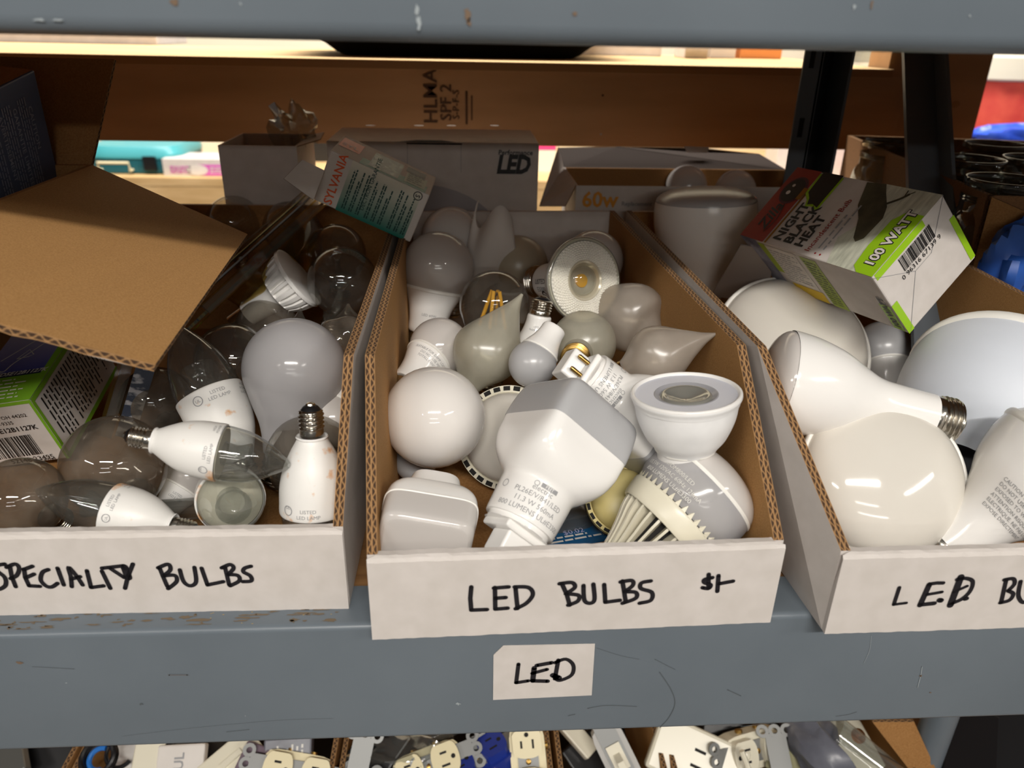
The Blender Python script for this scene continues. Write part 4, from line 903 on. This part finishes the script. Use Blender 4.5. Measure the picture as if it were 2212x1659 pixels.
# green, blue and white lamp carton
M = frame3((-.3165, .1635, .0716), (-.0166, .9717, .2357), (.1552, .2354, -.9594), (-.9877, .0207, -.1547))
a, b, c = .1127, .0601, .0552
e = carton('lamp_carton', 'green blue and white lamp carton with a barcode under the brown flap', M, a, b, c, white_card)
f = Face((0, 0, 0), (0, 0, -1), (0, -1, 0), e)                      # white end with the barcode
f.bars(-c*.97, -b*.86, -c*.30, -b*.52, kprint); f.text('52148 23495', -c*.80, -b*.96, .0065, kprint); f.text('5E12B1127K', -c*.72, -b*.45, .0062, kprint, .02)
f.text('800-771-9335', -c*.86, -b*.33, .0045, kprint).text('Aurora, OH 44202', -c*.80, -b*.24, .0045, kprint).text('2013/A9769', -c*.5, -b*.985, .0036, kprint)
f.rect(-.0022, -b, 0, 0, green).rect(-c, -.003, 0, 0, green, lift=1.2); f.done()
f = Face((0, 0, 0), (0, 0, -1), (1, 0, 0), e)                       # upper face
f.rect(-c, 0, 0, a*.30, green).rect(-c, a*.30, -.0055, a, blue_grad).rect(-.0055, a*.3, 0, a, green).rect(-c, a*.29, -.0055, a*.345, navy, lift=1.4)
f.fine(-c*.92, a*.03, -c*.2, a*.27, 6, gprint_l, .3); f.text('LED5E12B1127K', -c*.82, a*.305, .0062, gprint_l, .03, .25)
f.stroke([(-c*.9, a*.42), (-c*.7, a*.36), (-c*.62, a*.45), (-c*.4, a*.62), (-c*.2, a*.80), (-c*.22, a*.86), (-c*.34, a*.83), (-c*.6, a*.66), (-c*.85, a*.5)], .0011, gprint_l, 'printed_outline', 2)
f.stroke([(-c*.62, a*.5), (-c*.52, a*.60), (-c*.40, a*.53), (-c*.46, a*.51), (-c*.62, a*.5)], .0009, gprint_l, 'printed_outline', 2, False)
f.text('DIMMABLE', -c*.9, a*.86, .006, navy, 0, .3).text('100 to 5', -c*.85, a*.93, .007, gprint, 0, .3).text('INTENSITE REGLABLE', -c*.96, a*.80, .0048, gprint_l, 0, .3); f.done()
f = Face((0, 0, 0), (0, 1, 0), (1, 0, 0), e)                        # text face at the right
f.rect(0, 0, .004, a, green).rect(b-.004, 0, b, a, green).rect(.004, 0, b-.004, .003, green); f.fine(.007, a*.07, b-.008, a*.97, 22, kprint, .36, seed=8); f.done()
# teal and white lamp carton lying on the bins
O, e1, e2, e3 = (-.1381, .4791, .2037), (-.4019, .119, -.9079), (.9126, -.0294, -.4078), (-.0752, -.9925, -.0968)
k_ = .84; O = CAM+(V(O)-CAM)*k_; a, b, c = .0584*k_, .1111*k_, .070*k_
M = frame3(O-V(e3)*c, e1, e2, e3)
e = carton('lamp_carton', 'teal and white carton with orange lettering lying tilted on the two bins', M, a, b, c, paper)
f = Face((0, 0, c), (-1, 0, 0), (0, -1, 0), e)
f.rect(-a, -b*.93, 0, -b*.22, teal_grad); p_ = f.parts['printed_panel']; p_.uv[-1] = [(0, 0), (0, 1), (1, 1), (1, 0)]
f.text('SYLVANIA', -a*.96, -b*.17, .0108, orangep, .018, .0)
for k, v0 in enumerate((.26, .33, .40, .49, .56, .63, .73, .80, .87)): f.fine(-a*.92, -b*(v0+.045), -a*.12, -b*v0, 2, mat('dark_teal_print', (30, 70, 66), .5), .6, seed=k+20)
f.text('DECTRON GARANTIE', -a*.8, -b*.47, .0052, mat('dark_teal_print', (30, 70, 66), .5), .01)
f.ring(-a*.1, -b*.90, .0042, .0008, kprint).text('S', -a*.1-.0016, -b*.90-.002, .006, kprint, .02); f.done()
f = Face((0, 0, c), (0, 1, 0), (0, 0, -1), e)                       # narrow top face
f.rect(.002, .022, .022, .050, orangep).rect(b*.28, .0, b*.95, .018, tealm).rect(b*.36, .004, b*.66, .048, mat('dark_photo_print', (40, 52, 48), .4, 0, 120, None, rgb2=(130, 150, 138), rng=(.5, .6)), lift=1.5)
f.rect(b*.72, .006, b*.93, .034, mat('pale_green_print', (176, 186, 168), .5), lift=1.6).rect(b*.70, .036, b*.9, .05, mat('grey_photo', (92, 92, 88), .5), lift=1.5)
for k in range(5): f.fine(b*.74, .01+.005*k, b*.91, .013+.005*k, 1, kprint, .5, lift=2.5, seed=k)
f.text('SYL', .004, .028, .010, redp, .02); f.done()
inv = M.inverted(); mb = MB(); q = [inv @ U(px, py, t=t) for px, py, t in ((700, 368, .806*k_), (676, 432, .80*k_), (612, 386, .775*k_), (652, 345, .79*k_))]
slab(mb, q, .0008, paper); o = mb.ob('end_flap', e)
# zoo heat lamp carton
M = frame3((.296, .1659, .1642), (.6812, .2264, -.6962), (-.3408, .9397, -.0278), (.648, .2562, .7173)); a, b, c = .0726, .1491, .0778
e = carton('heat_bulb_carton', 'white carton with red end and lime band reading NIGHT BLACK HEAT 100 WATT', M, a, b, c, white_card)
f = Face((0, 0, 0), (0, 0, 1), (0, 1, 0), e)                        # label face
f.rect(0, b*.80, c, b, redp).rect(0, b*.775, c*.75, b*.79, brass)
sandm = mat('pale_bark_print', (206, 208, 190), .5, 0, 60, None, rgb2=(170, 172, 156), stretch=(1, 5, 1))
f.poly([(0, 0), (c, 0), (c, b*.34), (c*.8, b*.33), (c*.5, b*.30), (c*.3, b*.36), (0, b*.30)], sandm)
f.poly([(c*.97, b*.62), (c*.52, b*.62), (c*.56, b*.68), (c*.54, b*.72), (c*.62, b*.74), (c*.70, b*.79), (c*.97, b*.80), (c, b*.7)], lime, lift=1.3)
f.poly([(c, b*.635), (c*.56, b*.635), (c*.59, b*.68), (c*.57, b*.715), (c*.65, b*.735), (c*.72, b*.775), (c, b*.785)], blackp, lift=1.7)
f.disc(c*.70, b*.885, c*.19, mat('purple_halo_print', (74, 18, 40), .4), lift=1.5, rv=b*.085).disc(c*.70, b*.89, c*.16, blackp, lift=2, rv=b*.072).rect(c*.60, b*.79, c*.76, b*.825, brass, lift=2.2).disc(c*.66, b*.91, .0022, paper, lift=2.5).disc(c*.76, b*.91, .0016, paper, lift=2.5)
f.text('Zilla', c*.14, b*.86, .016, kprint, .02, .3).stroke([(c*.12, b*.85), (c*.3, b*.835), (c*.52, b*.87)], .0008, kprint, 'lettering', 2)
for k, s_ in enumerate(('NIGHT', 'BLACK', 'HEAT')): f.text(s_, c*.07, b*(.69-.085*k), .0128, kprint, .035)
f.text('Incandescent Bulb', c*.05, b*.455, .0074, redp, .008); f.fine(c*.12, b*.36, c*.75, b*.43, 2, gprint, .3); f.disc(c*.06, b*.41, .0009, redp).disc(c*.06, b*.375, .0009, redp)
liz = mat('dark_bark_print', (58, 54, 40), .5, 0, 70, None, rgb2=(84, 80, 58))
f.poly([(c*.36, b*.21), (c*.30, b*.24), (c*.34, b*.27), (c*.55, b*.33), (c*.70, b*.40), (c*.98, b*.46), (c, b*.34), (c*.9, b*.30), (c*.75, b*.23), (c*.62, b*.20)], liz, lift=1.6)
f.stroke([(c*.78, b*.25), (c*.86, b*.20), (c*.93, b*.17)], .0022, liz, 'printed_panel', 1.7).stroke([(c*.90, b*.185), (c*.97, b*.19)], .001, liz, 'printed_panel', 1.7).stroke([(c*.90, b*.185), (c*.97, b*.15)], .001, liz, 'printed_panel', 1.7)
f.poly([(0, b*.0), (c*.74, 0), (c*.74, b*.10), (c*.62, b*.145), (c*.3, b*.155), (c*.06, b*.14), (0, b*.1)], lime, lift=2.2)
f.text('100 WATT', c*.09, b*.042, .0112, kprint, .09, 0, lift=3).text('100 WATT', c*.09, b*.042, .0112, paper, .03, 0, lift=4); f.done()
f = Face((0, 0, 0), (0, 0, 1), (-1, 0, 0), e)                       # folded end
f.rect(.002, -.0065, c*.70, 0, lime).bars(c*.30, -a*.30, c*.74, -a*.11, kprint, 5); f.text('0 96316 67139 9', c*.24, -a*.375, .0062, kprint)
f.stroke([(0.0, -a*.02), (a*.42, -a*.42)], .0004, gprint).stroke([(c*.995, 0), (c*.62, -a*.42)], .0005, gprint).stroke([(a*.42, -a*.42), (c*.62, -a*.42)], .0004, gprint).stroke([(a*.42, -a*.42), (c*.02, -a*.99)], .0005, gprint); f.rect(.0, -a*.995, .006, -a*.5, lime).rect(c-.005, -a*.97, c, -a*.3, lime); f.done()
f = Face((0, 0, 0), (0, -1, 0), (-1, 0, 0), e)                      # side face
f.rect(-.013, -a*.97, -.002, -a*.52, lime); f.text('100 WATT', -.0045, -a*.93, .0085, kprint, .03, rot=math.pi/2)
f.rect(-b*.52, -a, -b*.40, -a*.05, mat('olive_print', (150, 170, 40), .5)).fine(-b*.51, -a*.95, -b*.41, -a*.1, 16, kprint, .25, seed=30).rect(-b*.80, -a*.75, -b*.56, -a*.05, paper, lift=1.3).fine(-b*.79, -a*.7, -b*.57, -a*.1, 12, gprint, .35, seed=31)
f.rect(-b*.86, -a*.6, -b*.80, -a*.04, mat('olive_print', (150, 170, 40), .5)).rect(-b, -a, -b*.86, 0, mat('smoky_print', (70, 72, 96), .5, 0, 40, None, rgb2=(170, 172, 190))); f.rect(-b*.8, -a, -b*.55, -a*.78, mat('yellow_print', (224, 190, 20), .5)); f.done()
# big white lamp carton
x0, x1 = U(705, 308, y=.5).x, U(1165, 308, y=.5).x; zt2 = .210
e = carton('lamp_carton', 'big white carton reading Performance LED behind the centre bin', T(x0, .5, -.001), x1-x0, .115, zt2+.001, white_card)
f = Face((0, 0, 0), (1, 0, 0), (0, 0, 1), e, .0005)
def onf(px, py): p = U(px, py, y=.4995); return p.x-x0, p.z+.001
a = onf(1072, 373); f.text('LED', a[0], a[1], .0265, kprint, .045, .22, sx=.78); a = onf(1076, 334); f.text('Performance', a[0], a[1], .0072, kprint, .02, .1)
a = onf(1140, 343); f.ring(a[0], a[1], .0014, .0004, kprint)
a, b_ = onf(1010, 470), onf(1100, 396); cx_ = onf(1000, 440)
f.poly([(cx_[0]-.05+.095*math.cos(t), cx_[1]-.045+.066*math.sin(t)) for t in [math.pi*i/20 for i in range(21)]], mat('grey_lamp_print', (168, 164, 168), .5))
for px in (880, 996): a, b_ = onf(px, 312), onf(px, 372); f.stroke([a, b_], .0005, gprint, 'tab_crease')
a, b_ = onf(878, 309), onf(998, 309); f.rect(a[0], a[1]-.0012, b_[0], a[1]+.0003, dark, 'tab_gap'); f.done()
f = Face((0, 0, zt2+.001), (1, 0, 0), (0, 1, 0), e, .0005)
for px in (800, 905, 975, 1068): a = U(px, 272, z=zt2); f.disc(a.x-x0, a.y-.5, .006, mat('grey_slot', (120, 112, 104), .6), 'slot_mark', rv=.003)
a = U(925, 300, z=zt2); f.poly([(a.x-x0-.03, 0), (a.x-x0+.03, 0), (a.x-x0+.015, .012), (a.x-x0-.012, .012)], dark, 'tab_gap'); f.fine(.17, .01, .21, .016, 1, gprint); f.fine(.03, .10, .08, .106, 1, gprint); f.done()
# small open white carton at its left
x0, x1 = U(470, 312, y=.5).x, U(640, 312, y=.5).x; z1 = .204
e = thing('white_carton', 'grey white open carton with loose flaps left of the big lamp carton', 'box', I4)
mb = MB(); mb.box((x0, .5, 0), (x1, .502, z1), white_card); mb.ob('front_panel', e)
MB().box((x0, .502, 0), (x0+.002, .60, z1), white_card).ob('side_panel', e); MB().box((x1-.002, .502, 0), (x1, .60, z1), white_card).ob('side_panel', e); MB().box((x0+.002, .598, 0), (x1-.002, .6, z1), white_card).ob('back_panel', e)
mb = MB(); slab(mb, [V((x1, .502, z1)), V((x1, .598, z1)), U(700, 285, y=.58), U(692, 300, y=.52)][::-1], .001, white_card); mb.ob('side_flap', e)
crumple('plastic_wrap', 'crumpled clear plastic sticking up from the small open white carton', ((x0+x1)/2+.03, .555, z1+.012), .022, .02, .022, clear_pl, 'wrap', 6, .6, 10)
# open carton of bulbs marked 60w
x0, x1, z1 = U(1245, 402, y=.5).x, .408, .1655
e = thing('bulb_carton', 'open white carton marked 60w behind the centre and right bins', 'box', I4)
fpn = MB().box((x0, .5, 0), (x1, .502, z1), white_card).ob('front_panel', e); MB().box((x0, .502, 0), (x0+.002, .618, z1), white_card).ob('side_panel', e)
MB().box((x1-.002, .502, 0), (x1, .618, z1), white_card).ob('side_panel', e); MB().box((x0+.002, .616, 0), (x1-.002, .618, z1), kraft2).ob('back_panel', e); MB().box((x0+.002, .502, 0), (x1-.002, .616, .0015), kraft2).ob('bottom_panel', e)
mb = MB(); slab(mb, [V((x0, .618, z1)), V((x1, .618, z1)), U(1708, 388, y=.64), U(1640, 332, y=.64), U(1500, 318, y=.64), U(1330, 316, y=.64), U(1206, 319, y=.64)], .0012, mat('shaded_board_inside', (58, 44, 36), .8)); lidp = mb.ob('lid', e)  # lid colour darkened to carry the deep shade inside the carton
tb_ = [U(1478, 316, y=.632), U(1532, 318, y=.632), U(1528, 330, y=.630), U(1484, 329, y=.630)]; slab(MB(), tb_[::-1], .0008, paper).ob('lid_tab', lidp)
mb = MB(); slab(mb, [V((x0, .618, z1)), U(1207, 318, y=.622), U(1166, 446, y=.53), U(1222, 446, y=.485), V((x0, .5, z1))][::-1], .001, white_card); mb.ob('side_flap', e)
f = Face((x0, .5, 0), (1, 0, 0), (0, 0, 1), fpn, .0005)
def onf2(px, py): p = U(px, py, y=.4995); return p.x-x0, p.z
a = onf2(1256, 446); f.text('60w', a[0], a[1], .0235, amberp, .025); a = onf2(1342, 444); f.text('Replacement', a[0], a[1], .0066, gprint, .02); f.done()
for px, py, r, lab in ((1274, 382, 46, 'bulb at the left end of the open 60w carton'), (1482, 402, 44, 'dim bulb in the middle of the open 60w carton, behind the standing flood bulb'), (1588, 412, 44, 'dim bulb at the right of the open 60w carton near the bead chain')):
    bulb('a19led', lab, px, py, r, .146, D(.3, .5, -.8) if px > 1300 else D(-.35, .8, -.4), group='bulbs in the 60w carton')
# jars in a cardboard box beyond the brace
A_, B_ = V((.5135, .69, .2)), V((.4535, .288, .2))
e = thing('jar_box', 'brown cardboard box of glass jars beyond the dark brace at the right', 'box', I4)
dn = lambda p, z=0: V((p.x, p.y, z)); nx_ = (A_-B_).normalized(); rt_ = V((nx_.y, -nx_.x, 0)); C_, D_ = B_+rt_*.30, A_+rt_*.30
for nm, p, q in (('side_panel', B_, A_), ('back_panel', A_, D_), ('side_panel', D_, C_), ('front_panel', C_, B_)):
    mb = MB(); slab(mb, [dn(p), p, q, dn(q)] if 0 else [dn(q), q, p, dn(p)][::-1], .004, mat('shaded_brown_cardboard', (120, 84, 50), .8, 0, 700, .08, rgb2=(138, 98, 60))); mb.ob(nm, e)  # board colour darkened in place of shade, as the aisle lamp reaches in
mb = MB(); slab(mb, [dn(B_, .0005), dn(C_, .0005), dn(D_, .0005), dn(A_, .0005)][::-1], .003, kraft2); mb.ob('bottom_panel', e)
mb = MB(); slab(mb, [B_+V((.0, -.003, -.0)), B_+rt_*.05+V((0, -.03, -.02)), B_+rt_*.06+V((0, -.03, -.075)), B_+V((0, -.004, -.07))], .003, kraft2); mb.ob('torn_flap', e)
def jar(label, px, py, zt=.209, R=.0345):
    C = U(px, py, z=zt); e = thing('glass_jar', label, 'jar', T(C.x, C.y, .0045), 'glass jars in the cardboard box')
    H = zt-.0045
    lobj('jar_body', sc([(.0, .02), (.0, R*1.05), (.004, R*1.2), (H*.72, R*1.2)]+[], 1)+cr([(H*.74, R*1.2), (H*.82, R*1.12), (H*.86, R*.98)], 4)+[(H*.93, R*.98)], jar_glass, e, 40, cap=False)
    mb = MB(); n = 36
    th = [(H*.90+.0012*k, R*(.985+.03*(k % 2))) for k in range(6)]
    mb.loft(th, jar_glass, n, cap=False); mb.ob('screw_thread', e, True)
    lobj('rim', cr([(H*.965, R*.98), (H*.985, R*1.01), (H, R*.99), (H*.995, R*.93), (H*.96, R*.92)], 3), jar_glass, e, 40, cap=False)
for px, py, lab in ((1932, 304, 'glass jar left of the dark diagonal brace'), (2096, 341, 'glass jar just right of the dark diagonal brace'), (2152, 309, 'glass jar at the back under the red bin'), (2246, 341, 'glass jar cut by the right frame edge, middle row'), (2178, 386, 'nearest glass jar, at the front corner of the jar box')):
    jar(lab, px, py)
P0 = U(2195, 572, y=.255); crumple('blue_tarp', 'folded blue plastic sheet in front of the jar box', P0, .026, .02, .036, bluetarp, 'sheet', 11, .35)
# ---------------------------------------------------------------- lower shelf: bins of electrical parts
MB().box((-1.0, -.02, -.53), (1.3, .62, -.515), deckm).ob('shelf_board', unit); extr('bottom_beam', beam_prof(-.531, -.61, .03, .004), -1.0, 1.3, steel, unit)
LZ = -.385
xs = [U(px, 1640, z=LZ).x for px in (-330, 160, 730, 1198, 1442, 1975)]
labs = ['cardboard parts bin at the lower left corner, under the beam', 'cardboard parts bin holding the cable coil, lower left', 'cardboard parts bin with the blue receptacle, under the paper tag', 'narrow dark cardboard parts bin with one toggle switch', 'cardboard parts bin with big ivory covers, lower right']
for i, lab in enumerate(labs):
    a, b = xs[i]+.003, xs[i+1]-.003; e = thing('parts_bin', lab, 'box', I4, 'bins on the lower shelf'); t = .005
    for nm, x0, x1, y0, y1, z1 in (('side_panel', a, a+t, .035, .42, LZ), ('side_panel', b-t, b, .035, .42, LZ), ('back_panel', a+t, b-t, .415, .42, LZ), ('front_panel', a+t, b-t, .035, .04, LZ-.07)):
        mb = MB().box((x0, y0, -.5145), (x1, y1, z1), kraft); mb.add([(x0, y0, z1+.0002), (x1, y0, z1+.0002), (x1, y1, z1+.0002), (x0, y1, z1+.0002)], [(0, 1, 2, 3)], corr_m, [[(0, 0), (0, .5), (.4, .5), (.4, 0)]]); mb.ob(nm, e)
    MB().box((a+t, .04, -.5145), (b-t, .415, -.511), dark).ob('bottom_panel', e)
    mb = MB()
def lf(px, py, d, roll=0, z=LZ): return frame(U(px, py, z=z), d, roll)
UPV = D(0, .55, -.85)
def rrect(w, h, n=5, k=32):
    out = []
    for i in range(k):
        t = 2*math.pi*i/k; c, s_ = math.cos(t), math.sin(t); q = 1/((abs(c)**n+abs(s_)**n)**(1/n)); out.append((w*q*c, h*q*s_))
    return out
def prism(mb, outl, z0, z1, m, dx=0, dy=0):
    n = len(outl); vs = [V((x+dx, y+dy, z0)) for x, y in outl]+[V((x+dx, y+dy, z1)) for x, y in outl]
    return mb.add(vs, [tuple(range(n-1, -1, -1)), tuple(range(n, 2*n))]+[(i, (i+1) % n, n+(i+1) % n, n+i) for i in range(n)], m)
def strap(e, m=galv, y=.05):
    mb = MB()
    mb.box((-.011, -y, -.004), (.011, y, -.002), m)
    for s_ in (-1, 1):
        for x in (-.013, 0, .013):
            n = 16; vs = []
            for k in range(n):
                t = 2*math.pi*k/n
                for r in (.0068, .0032): vs += [V((x+r*math.cos(t), s_*(y+.003)+r*math.sin(t), -.0018)), V((x+r*math.cos(t), s_*(y+.003)+r*math.sin(t), -.0038))]
            mb.add(vs, [(4*k, 4*((k+1) % n), 4*((k+1) % n)+2, 4*k+2) for k in range(n)]+[(4*k+1, 4*k+3, 4*((k+1) % n)+3, 4*((k+1) % n)+1) for k in range(n)]+[(4*k, 4*k+1, 4*((k+1) % n)+1, 4*((k+1) % n)) for k in range(n)], m)
    mb.ob('mounting_strap', e)
def outlet(label, px, py, d, roll=0, m=ivory, body=None):
    e = thing('duplex_receptacle', label, 'outlet', lf(px, py, d, roll), 'loose receptacles on the lower shelf')
    mb = prism(MB(), rrect(.019, .036, 6), -.024, -.0042, body or m); mb.ob('body', e)
    for s_ in (-1, 1):
        o = [(max(-.0155, min(.0155, x)), y) for x, y in rrect(.0185, .0150, 2.4)]
        fc = prism(MB(), o, -.0042, .006, m, 0, s_*.0195); fo = fc.ob('outlet_face', e)
        mb = MB()
        for x, h in ((-.0062, .0045), (.0062, .0036)): mb.box((x-.0011, s_*.0195+.001-h, .0055), (x+.0011, s_*.0195+.001+h, .0063), dark)
        mb.loft([(.0055, .0024), (.0063, .0024)], dark, 12, M=Matrix.Translation((0, s_*.0195-.0085, 0))); mb.ob('slots', fo)
    MB().loft([(-.004, .003), (.0005, .0028), (.001, .001)], brass, 12).ob('center_screw', e); strap(e)
    mb = MB()
    for s_ in (-1, 1):
        for y in (-.012, .012):
            mb.loft([(0, .0042), (.003, .0042), (.0032, .001)], brass, 12, M=Matrix.Translation((s_*.019, y, -.013)) @ Matrix.Rotation(s_*math.pi/2, 4, 'Y'))
    mb.ob('side_screws', e)
outlet('ivory receptacle lying face up at the lower centre left of the blue one', 925, 1655, UPV, 1.2)
outlet('blue receptacle with brass screws on the lower shelf', 1030, 1634, D(-.2, .9, -.4), .2+math.pi/2, bluedevice)
outlet('ivory receptacle standing face out beside a cardboard divider', 1142, 1646, D(0, .25, -.97), 0)
outlet('ivory receptacle with three slots leaning in the lower right bin', 1638, 1622, D(.35, .2, -.92), .5, cream)
outlet('ivory receptacle low in the lower left bin beside the clear package', 640, 1668, D(.2, .5, -.85), .8)
def toggle(label, px, py, d, roll=0, m=cream):
    e = thing('toggle_switch', label, 'switch', lf(px, py, d, roll)); prism(MB(), rrect(.017, .033, 6), -.022, -.004, mat('grey_switch_body', (176, 174, 170), .4)).ob('body', e)
    strap(e); MB().box((-.008, -.014, -.004), (.008, .014, .0005), m).ob('bezel', e); bar(MB(), V((0, 0, 0)), V((0, .006, .014)), V((1, 0, 0)), V((0, 1, 0)), .0035, .0045, m).ob('lever', e)
toggle('switch on a metal strap with three holes, upright in the dark narrow bin', 1335, 1636, D(0, .2, -.98), 0)
def strap_thing(label, px, py, d, roll, z=LZ):
    e = thing('metal_strap', label, 'bracket', lf(px, py, d, roll, z), 'bare mounting straps'); strap(e, galv, .035)
strap_thing('bare metal strap with a hexagonal ear at the left of the blue receptacle bin', 770, 1672, D(.1, .3, -.9), .3)
strap_thing('bare metal strap lying between the ivory and blue receptacles', 980, 1640, D(.3, .4, -.85), .5)
strap_thing('bare metal strap in front of the ivory device at lower right', 1690, 1662, D(-.1, .5, -.85), 1.3)
def blockthing(name, label, px, py, w, h, dpt, m, d, roll=0, z=LZ, cat='part', extra=None, bev=.002):
    e = thing(name, label, cat, lf(px, py, d, roll, z)); o = MB().box((-w/2, -h/2, -dpt), (w/2, h/2, 0), m).ob('body', e); md = o.modifiers.new('b', 'BEVEL'); md.width = bev; md.segments = 2
    if extra: extra(e)
    return e
def slots(e):
    mb = MB()
    for x in (-.008, .008): mb.box((x-.0015, -.006, .0001), (x+.0015, .006, .0006), dark)
    mb.ob('slots', e)
def ridge(e): MB().box((-.012, -.003, 0), (.012, .003, .003), cream).ob('lever', e)
def lab_(e): f = Face((0, 0, 0), (1, 0, 0), (0, 1, 0), e); f.fine(-.014, -.018, .014, .018, 7, gprint_l, .4); f.done()
def cop(e): MB().loft([(0, .008), (.002, .008), (.0025, .003), (.001, .001)], mat('copper', (200, 130, 70), .3, 1), 16, M=Matrix.Translation((0, .01, 0))).ob('terminal', e)
def ck(e): f = Face((0, 0, 0), (1, 0, 0), (0, 1, 0), e); f.text('UL', -.008, -.004, .014, gprint, .02); f.done()
blockthing('rocker_switch', 'white rocker switch block in the lower left bin', 500, 1640, .062, .036, .03, cream, D(.1, .6, -.8), -.1, extra=ridge, cat='switch')
blockthing('clear_package', 'clear package with white card beside the cable coil', 388, 1646, .034, .05, .012, paper, D(0, .4, -.9), -.05, extra=ck, cat='package')
blockthing('cover_plate', 'beige cover plate leaning diagonally beside the cable coil', 318, 1650, .03, .09, .006, cream, D(.3, .5, -.8), -.75, cat='plate')
blockthing('cover_plate', 'white cover plate at the bottom edge beside the beige one', 285, 1640, .05, .05, .005, white_pl, D(-.2, .5, -.85), .4, cat='plate', z=LZ-.03)
blockthing('foil_label_part', 'dark part with a silver foil label in the lower left bin', 620, 1640, .042, .05, .02, greyplastic, D(.1, .4, -.9), -.15, extra=lab_)
blockthing('grey_module', 'purplish grey clear module between rocker switch and foil label', 565, 1648, .03, .05, .02, mat('mauve_module', (120, 104, 116), .3), D(0, .5, -.85), -.1)
blockthing('black_adapter', 'black plastic adapter at the top left of the blue receptacle bin', 812, 1618, .06, .05, .04, blackp, D(-.1, .5, -.8), -.2)
blockthing('black_adapter', 'black plastic part behind the toggle switch', 1290, 1640, .06, .06, .03, blackp, D(.2, .5, -.8), .3, z=LZ-.05)
blockthing('white_bracket', 'cream plastic piece at the top of the dark narrow bin', 1252, 1592, .045, .02, .012, cream, D(.2, .5, -.8), .35, z=LZ-.02)
blockthing('outlet_cover', 'big ivory box cover at the left of the lower right bin', 1508, 1640, .06, .10, .03, cream, D(-.1, .4, -.9), -.12, extra=slots, bev=.004, cat='cover')
blockthing('black_adapter', 'black plastic adapter between the two ivory covers', 1572, 1605, .05, .06, .04, blackp, D(0, .4, -.9), -.2, z=LZ-.02)
blockthing('terminal_block', 'ivory device with a copper screw terminal at lower right', 1838, 1598, .075, .045, .03, cream, D(.1, .5, -.85), .2, extra=cop)
blockthing('olive_pack', 'olive clear plastic pack behind the bare strap at lower right', 1712, 1640, .05, .035, .012, mat('olive_plastic', (150, 146, 112), .25), D(-.2, .5, -.8), .45, cat='package')
blockthing('black_block', 'dark block with tan edge at the lower right corner', 2100, 1612, .055, .11, .03, blackp, D(.1, .75, -.65), .5, cat='block')
blockthing('void_block', 'black block put in for the dark void at the lower right edge', 2190, 1630, .13, .14, .08, blackp, D(.1, .6, -.75), .1, cat='case', z=LZ-.04)  # added black block, stands for the unlit void at the right
blockthing('black_adapter', 'black plastic adapter in the lower left corner bin', 90, 1640, .07, .06, .04, blackp, D(.1, .5, -.85), .3, z=LZ-.02)
blockthing('grey_clip', 'grey metal clip in the lower left corner bin', 20, 1632, .05, .03, .01, mat('dull_metal', (120, 120, 116), .4, .6), D(-.3, .5, -.8), .7)
C = U(1760, 1612, z=LZ+.01); crumple('grey_pouch', 'crumpled dark grey plastic pouch under a white cord', C, .032, .05, .025, greyplastic, 'pouch', 21, .35, 12)
C = U(885, 1608, z=LZ); crumple('clear_bag', 'crumpled clear plastic bag above the ivory receptacle', C, .05, .03, .015, clear_pl, 'bag', 22, .5, 12)
C = U(420, 1660, z=LZ-.03); crumple('black_bag', 'black plastic bag low in the cable coil bin', C, .05, .05, .02, blackp, 'bag', 23, .4, 12)
mb = MB(); c = U(1745, 1590, z=LZ+.03); mb.tube([c, c+D(.02, -.9, -.2)*.03, c+D(.1, -.9, -.3)*.062], .0035, cream, 10); setp(mb.ob('white_cable', None, True), 'short white cord end in front of the grey pouch', 'cord')
mb = MB(); c = U(1602, 1622, z=LZ+.03); mb.tube([c, c+D(.35, -.9, 0)*.02, c+D(.4, -.9, 0)*.04], .003, cream, 8); setp(mb.ob('white_cable', None, True), 'short white cord end between the ivory covers', 'cord')
def coil(label, px, py, r, tr, m, turns=2, d=UPV, a1=1.0):
    M = lf(px, py, d); mb = MB(); pts = []
    n = int(28*turns*a1)
    for i in range(n+1): t = 2*math.pi*turns*a1*i/n; pts.append(M @ V((r*math.cos(t), r*math.sin(t), .004*i/28)))
    mb.tube(pts, tr, m, 8); setp(mb.ob('cable_coil', None, True), label, 'cable')
coil('black cable coiled in a ring on the lower shelf', 217, 1638, .017, .0032, blackp, 2)
coil('blue cable looped inside the black coil', 217, 1640, .011, .0028, mat('blue_cable', (40, 110, 190), .4), 1, a1=.6)
coil('thin black cord curling beside the coiled cable', 262, 1625, .015, .0022, blackp, 1, a1=.7)
M = lf(1880, 1655, D(.3, .6, -.7), .6); mb = MB(); mb.loft([(-.05, .022), (.05, .022)], clear_pl, 28, M=M @ Matrix.Rotation(math.pi/2, 4, 'Y')); setp(mb.ob('clear_tube', None, True), 'clear plastic tube lying at the lower right', 'tube')
P0 = [U(1885, 1560, z=LZ+.06), U(1975, 1560, z=LZ+.06), U(2030, 1680, z=LZ-.01), U(1985, 1690, z=LZ-.02)]
slab(MB(), P0[::-1], .004, kraft2).ob('x'); o = bpy.data.objects['x']; o.name = 'cardboard_flap'; setp(o, 'brown cardboard flap standing left of the lower steel post', 'flap')
